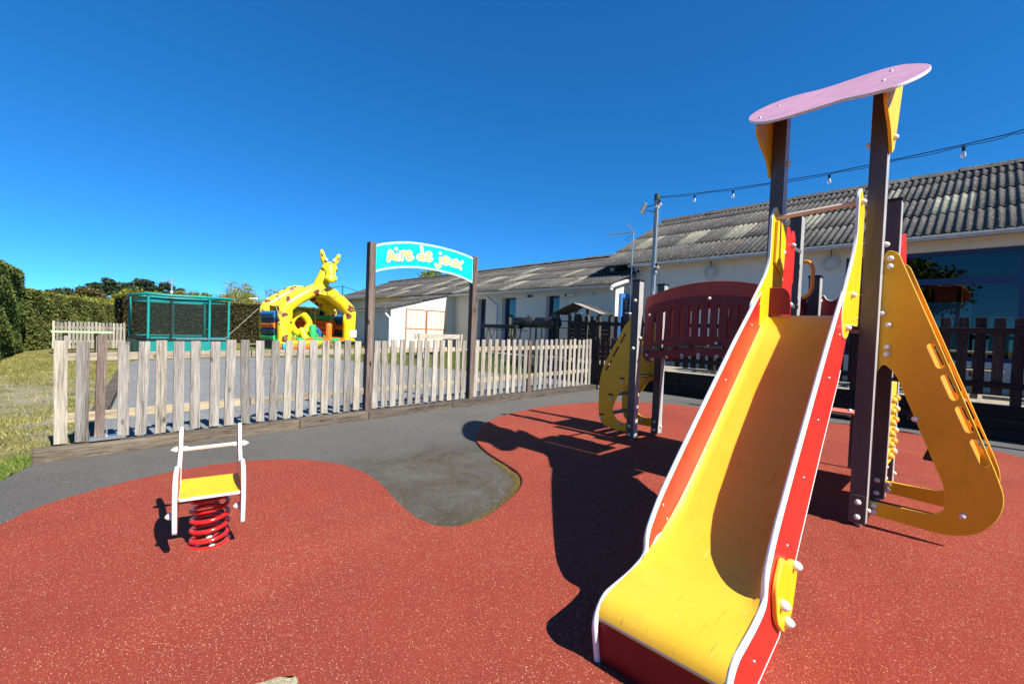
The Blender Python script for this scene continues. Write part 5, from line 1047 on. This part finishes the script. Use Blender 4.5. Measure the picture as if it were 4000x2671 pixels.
for p0, p1 in ((CP(-.05, .3, 2.0), CP(-.55, -2.2, 0)), (CP(-.0, D_, 1.9), CP(-1.9, D_ - .5, 0)), (CP(CW + .1, .3, 2.0), CP(CW + 1.1, -.6, .1))): MB().tube([p0, p1], .011, 5).build('tether', TABLEW, ic_)

# ---------------- table tennis slab ----------------
t = thing('table_tennis_table', (-4.541, 19.269, 0.0), 'pale green concrete table tennis slab on dark block legs on the lawn', 'table')
q0 = (-4.541, 19.269, 0.0); a0 = (q0[0], q0[1] + .6)
MB().box((a0[0], a0[1], .70), (1.45, .7, .055), Matrix.Rotation(.12, 3, 'Z')).build('table_top', GREENT, t, .01)
for sx in (-.38, .38): MB().box((a0[0] + sx, a0[1] + sx * .12, .335), (.10, .5, .67), Matrix.Rotation(.12, 3, 'Z')).build('leg', CONC, t, .01)

# ---------------- hedges ----------------
def hedge(name, box, n, size, mats, label, split=None, top_mat=None, jit=.08, slope=0):
    """clipped hedge: dense leaves over the faces of a box, dark twig core inside. box=(x0,x1,y0,y1,z1)"""
    x0, x1, y0, y1, z1 = box; t = thing(name, ((x0 + x1) / 2, (y0 + y1) / 2, 0), label, 'hedge')
    A1 = (y1 - y0) * z1; A2 = (x1 - x0) * z1; A3 = (x1 - x0) * (y1 - y0); fr = np.array([A1 * (1 if abs(x1 + 5.8) < 1.5 else .15), A2, A3 * .8]); fr = fr / fr.sum(); k = rng.choice(3, n, p=fr); U = rng.random((n, 3))
    P = np.empty((n, 3)); P[:, 0] = x0 + (x1 - x0) * U[:, 0]; P[:, 1] = y0 + (y1 - y0) * U[:, 1]; P[:, 2] = z1 * U[:, 2] ** .9
    d = np.abs(rng.normal(0, jit, n)) - .03
    bump = .025 * np.sin(P[:, 1] * 3.1 + P[:, 2] * 4) + .025 * np.sin(P[:, 2] * 5.3 + P[:, 1] * 1.3) + .02 * np.sin(P[:, 0] * 4.1 + P[:, 2] * 3)
    side = rng.random(n) < .12; P[:, 0] = np.where(k == 0, np.where(side, x0 + d, x1 - d + bump), P[:, 0]); P[:, 1] = np.where(k == 1, y0 + d - bump, P[:, 1]); P[:, 2] = np.where(k == 2, z1 - d + bump * .8, P[:, 2])
    P[:, 2] += slope * (P[:, 1] - y0) * (P[:, 2] / z1)
    mi = (k == 2).astype(int) if top_mat else np.zeros(n, int)  # top leaves take a brighter material, painting in the light on them
    zt0, zt1 = z1 - .14, z1 - .14 + slope * (y1 - y0); c = .12; cv = [(x0 + c, y0 + c, 0), (x1 - c, y0 + c, 0), (x1 - c, y1 - c, 0), (x0 + c, y1 - c, 0), (x0 + c, y0 + c, zt0), (x1 - c, y0 + c, zt0), (x1 - c, y1 - c, zt1), (x0 + c, y1 - c, zt1)]
    me = leaf_mesh('foliage', P, size, mats + ([top_mat] if top_mat else []), mi); link('foliage', me, t)
    MB().add(cv, [(0, 1, 5, 4), (1, 2, 6, 5), (2, 3, 7, 6), (3, 0, 4, 7), (4, 5, 6, 7)]).build('twigs', HCORE, t); return t
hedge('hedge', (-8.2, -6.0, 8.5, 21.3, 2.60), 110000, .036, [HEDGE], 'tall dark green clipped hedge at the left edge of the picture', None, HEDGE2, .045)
t = hedge('hedge', (-8.0, -5.75, 21.9, 33.2, 2.05), 90000, .042, [HEDGE2], 'lower clipped green hedge running away behind the tall one on the left', None, BROOM, .05, -.022)
t.rotation_euler = (0, 0, R(-13)); cr_ = Matrix.Rotation(R(-13), 3, 'Z') @ Vector((1.125, -5.65, 0)); t.location = Vector((-5.82, 21.7, 0)) - cr_
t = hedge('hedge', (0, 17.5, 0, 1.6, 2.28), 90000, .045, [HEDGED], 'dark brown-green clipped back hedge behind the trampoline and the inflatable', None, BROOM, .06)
t.location = (-3.35, 27.2, 0); t.rotation_euler = (0, 0, R(16)); 
for c in t.children: c.location = (-8.75, -.8, 0); c.location = (0, 0, 0)
t.location = Vector((-3.35, 27.2, 0)) + Matrix.Rotation(R(16), 3, 'Z') @ Vector((8.75, .8, 0))
o = MB()

# ---------------- trees ----------------
def tree(name, label, base, h, cw, mat, n, size, kind='round', group=None, trunk=.12, cat='tree', zbot=None):
    t = thing(name, (base[0], base[1], 0), label, cat, group); bx, by = base; P = []; cl = []
    zb = h * .35 if zbot is None else zbot; rg = np.random.default_rng(int(abs(bx * 13 + by * 7 + h * 5)) + 1)
    K = {'round': 26, 'pine': 30, 'conifer': 22, 'bush': 22, 'bare': 30}[kind]
    for i in range(K):
        a = rg.uniform(0, 2 * math.pi); u = rg.random(); 
        if kind == 'pine': r = cw * .5 * math.sqrt(rg.random()); z = zb + (h - zb) * (.30 + .6 * rg.random() * (1 - (2 * r / cw) ** 2 * .5)); sr = cw * rg.uniform(.10, .18); sz = .42
        elif kind == 'conifer': r = cw * .5 * (1 - u * .75) * rg.random() ** .5; z = zb + (h - zb) * u; sr = cw * rg.uniform(.10, .2); sz = .5
        elif kind == 'bush': r = cw * .5 * math.sqrt(rg.random()); z = zb + (h - zb) * rg.random() * math.sqrt(max(.05, 1 - (2 * r / cw) ** 2)); sr = cw * rg.uniform(.12, .22); sz = .8
        else: r = cw * .42 * math.sqrt(rg.random()); z = zb + (h - zb) * (.15 + .75 * rg.random() * math.sqrt(max(.05, 1 - (2 * r / cw) ** 2))); sr = cw * rg.uniform(.10, .2); sz = .75
        cl.append((bx + r * math.cos(a), by + r * math.sin(a), z, sr, sz))
    for (x, y, z, sr, sz) in cl:
        m_ = int(n / K * (sr / (cw * .15)) ** 2) + 3; q = rg.normal(size=(m_, 3)); q /= np.linalg.norm(q, axis=1)[:, None]; q *= (rg.random((m_, 1)) ** (.35 if kind != 'bare' else .8)) * sr; q[:, 2] *= sz; q += rg.normal(0, sr * .12, (m_, 3)); P.append(q + [x, y, z])
    P = np.vstack(P); link('crown', leaf_mesh('crown', P, size, [mat]), t)
    mb = MB(); mb.tube([(bx, by, -.1), (bx + trunk * .5, by, zb * .6), (bx, by, zb + (h - zb) * .35)], [trunk, trunk * .75, trunk * .45], 8)
    for (x, y, z, sr, sz) in cl[:14]: mb.tube([(bx, by, zb * .75 + (h - zb) * .1), ((x + bx) / 2, (y + by) / 2, z * .6 + zb * .3), (x, y, z)], [trunk * .4, trunk * .25, trunk * .1], 5)
    if kind == 'bare':
        for (x, y, z, sr, sz) in cl:
            for _ in range(7): d = Vector(rg.normal(size=3)).normalized() * sr * 1.5; mb.tube([(x, y, z), Vector((x, y, z)) + d], [trunk * .10, trunk * .03], 4)
    mb.build('trunk', BARK, t); return t
G_ = 'trees beyond the hedges'
for i, (cx, yt, D, wpx, yb) in enumerate(((259, 634, 130, 50, 672), (308, 632, 134, 52, 664), (353, 635, 128, 52, 676))):
    b = [(-2.786, 129.459), (0.911, 133.376), (4.054, 127.213)][i]; h = [9.759, 10.624, 10.281][i]
    tree('pine_tree', ['tall dark umbrella pine, the leftmost of the three standing together', 'tall dark umbrella pine, the middle one of the three standing together', 'tall dark umbrella pine, the rightmost of the three standing together'][i], b, h, wpx * D / 1000 * 1.12, PINE, 5200, .34, 'pine', G_, .35, 'pine tree', h * .42)
for i, (b, h, w, m_, lab) in enumerate((((-9.62, 119.33), 6.182, 6.5, PINE, 'low dark conifer far beyond the left hedge'), ((-5.918, 99.445), 5.418, 5.5, BROWNL, 'low brownish conifer between the left hedge and the tall pines'), ((-11.474, 114.218), 5.149, 4.5, BROWNL, 'brownish tree top just above the end of the left hedge'), ((6.628, 108.954), 6.897, 3.8, PINE, 'small dark tree behind the thin aerial pole'), ((10.646, 113.533), 7.458, 4.8, PINE, 'small flat-topped dark tree right of the aerial pole'))):
    tree('conifer_tree', lab, b, h, w, m_, 3000, .26, 'pine' if i in (0, 4) else 'conifer', G_, .2, 'tree', h * .4)
for i, (b, h, w, lab) in enumerate((((-4.291, 43.463), 2.493, 3.2, 'yellow-green bush above the far end of the left hedge'), ((-3.113, 45.456), 3.049, 3.0, 'yellow-green bush below the leftmost tall pine'), ((-1.96, 44.42), 3.383, 3.2, 'yellow-green bush below the middle tall pine'), ((-0.735, 44.349), 3.318, 2.8, 'yellow-green bush left of the thin aerial pole'), ((0.586, 45.239), 3.36, 2.8, 'yellow-green bush right of the thin aerial pole'), ((1.855, 45.096), 3.315, 2.6, 'yellow-green bush above the middle of the trampoline'), ((3.109, 44.918), 3.035, 2.4, 'yellow-green bush above the right end of the trampoline'), ((4.29, 42.685), 3.734, 3.6, 'olive green bush in front of the pale spring tree'), ((-5.321, 49.446), 2.65, 3.4, 'yellow-green bush far along above the left hedge'), ((21.412, 53.838), 4.448, 3.4, 'green bush behind the shed roof'))):
    tree('bush', lab, b, h, w, BROOM if i != 9 else SPRINGL, 5200, .075, 'bush', 'bushes beyond the back hedge', .08, 'bush', 1.2)
tree('spring_tree', 'loose pale green tree in young leaf between the trampoline and the inflatable', (5.9, 50.522), 5.41, 4.2, PALEL, 2600, .085, 'bare', G_, .12, 'tree', 2.0)
tree('bare_tree', 'nearly bare twiggy tree just left of the giraffe inflatable', (10.722, 57.641), 5.572, 2.8, PALEL, 500, .07, 'bare', G_, .12, 'tree', 2.5)
tree('bare_tree', 'pale twiggy tree top above the trampoline net', (2.873, 61.087), 4.974, 2.4, PALEL, 500, .07, 'bare', G_, .1, 'tree', 2.5)
tree('spring_tree', 'bright green tree rising above the low roof under the name board', (28.065, 50.205), 9.36, 6.6, SPRINGL, 6500, .15, 'round', G_, .25, 'tree', 3.5)
tree('spring_tree', 'small green tree between the left sign post and the shed roof', (22.664, 55.458), 6.516, 2.4, SPRINGL, 2400, .11, 'round', G_, .15, 'tree', 3.0)
tree('bare_tree', 'twiggy tree top right of the inflatable, left of the sign post', (22.062, 60.119), 5.753, 2.6, SPRINGL, 500, .09, 'bare', G_, .12, 'tree', 3.0)
for nm, b, z, lab in (('telegraph_pole', (16.3, 50.598), 5.825, 'thin dark telegraph pole behind the inflatable'), ('mast', (0.357, 49.278), 4.7, 'thin grey mast with a small aerial rising beyond the hedge')):
    t = thing(nm, (b[0], b[1], 0), lab, 'pole'); MB().tube([(b[0], b[1], 0), (b[0], b[1], z)], [.09, .06], 8).build('pole', BARK if nm[0] == 't' else ZINC, t)
    if nm == 'mast':
        mb = MB().tube([(b[0] - .7, b[1] + .4, z - .25), (b[0] + .3, b[1] - .2, z)], .03, 5)
        for k in range(4): mb.tube([(b[0] - .6 + k * .2, b[1] + .35 - k * .1, z - .45 + k * .05), (b[0] - .6 + k * .2, b[1] + .35 - k * .1, z + .05 + k * .05)], .02, 4)
        mb.build('aerial', ZINC, t); MB().ball((b[0], b[1], z - 1.15), .13, 10).build('lamp', CAPW, t)
p0 = Vector((*(16.3, 50.598), 5.723)); t = thing('power_line', tuple(p0), 'thin overhead wire from the telegraph pole towards the shed', 'wire'); p1 = Vector((*(21.904, 53.605), 5.275)); p2 = Vector((*(15.411, 54.135), 5.701)); MB().tube([p0, p0.lerp(p1, .5) - Vector((0, 0, .2)), p1], .03, 4).tube([p0, p0.lerp(p2, .5) - Vector((0, 0, .1)), p2], .03, 4).build('wire', BLACKP, t)
p0 = Vector((*(3.076, 31.706), 2.743)); t = thing('arrow_sign', (p0.x, p0.y, 0), 'small white arrow sign standing just above the back hedge', 'sign'); MB().tube([(p0.x, p0.y, 0), (p0.x, p0.y, p0.z)], .02, 6).build('post', ZINC, t)
dx = Vector((math.cos(R(-38)), math.sin(R(-38)), 0)); MB().add([p0 - dx * .28 + ZU * .035, p0 + dx * .12 + ZU * .035, p0 + dx * .12 + ZU * .09, p0 + dx * .28, p0 + dx * .12 - ZU * .09, p0 + dx * .12 - ZU * .035, p0 - dx * .28 - ZU * .035], [(0, 1, 2, 3, 4, 5, 6)]).build('arrow', PAPER, t)

# things the windows reflect, standing behind the camera
top()
for i, (x, y, h, w, lab) in enumerate(((-17, 3, 7.5, 6, 'broad green tree far behind the playground, reflected in the big window'), (-20, -9, 5, 5, 'low tree behind the viewer, reflected in the window'))):
    tree('garden_tree', lab, (x, y), h, w, SPRINGL, 4000, .16, 'round', 'trees behind the viewer', .2, 'tree', 2.0)

# leaf litter and grit
lt = MB(); 
def bit(x, y, z, s_):
    a = rng.uniform(0, 6.28); c_, q_ = math.cos(a) * s_, math.sin(a) * s_; h_ = s_ * rng.uniform(.1, .5)
    lt.add([(x - c_, y - q_, z), (x - q_ * .4, y + c_ * .4, z + h_), (x + c_, y + q_, z + .001), (x + q_ * .4, y - c_ * .4, z + h_ * .3)], [(0, 1, 2, 3)], int(rng.integers(0, 3)))
for _ in range(260):
    x = rng.uniform(-4.2, 4.3); bit(x, FY(x) - .14 - abs(rng.normal(0, .12)), -.008, rng.uniform(.006, .016))
for _ in range(170): bit(rng.uniform(-4, 4.5), rng.uniform(-1.2, 4.9), .018, rng.uniform(.004, .011))
for _ in range(120): x = rng.uniform(-3.0, 5); y = rng.uniform(3.0, 5.1); bit(x, y, -.007, rng.uniform(.005, .013))
o = lt.build('leaf_litter', [N('dry_leaf', (.36, .24, .10), .9, .1).m, N('pale_leaf', (.48, .40, .24), .9, .1).m, N('dark_leaf', (.07, .045, .03), .9, .1).m]); props(o, 'scattered dry leaf bits and grit on the path and the red rubber', None, None, 'stuff')
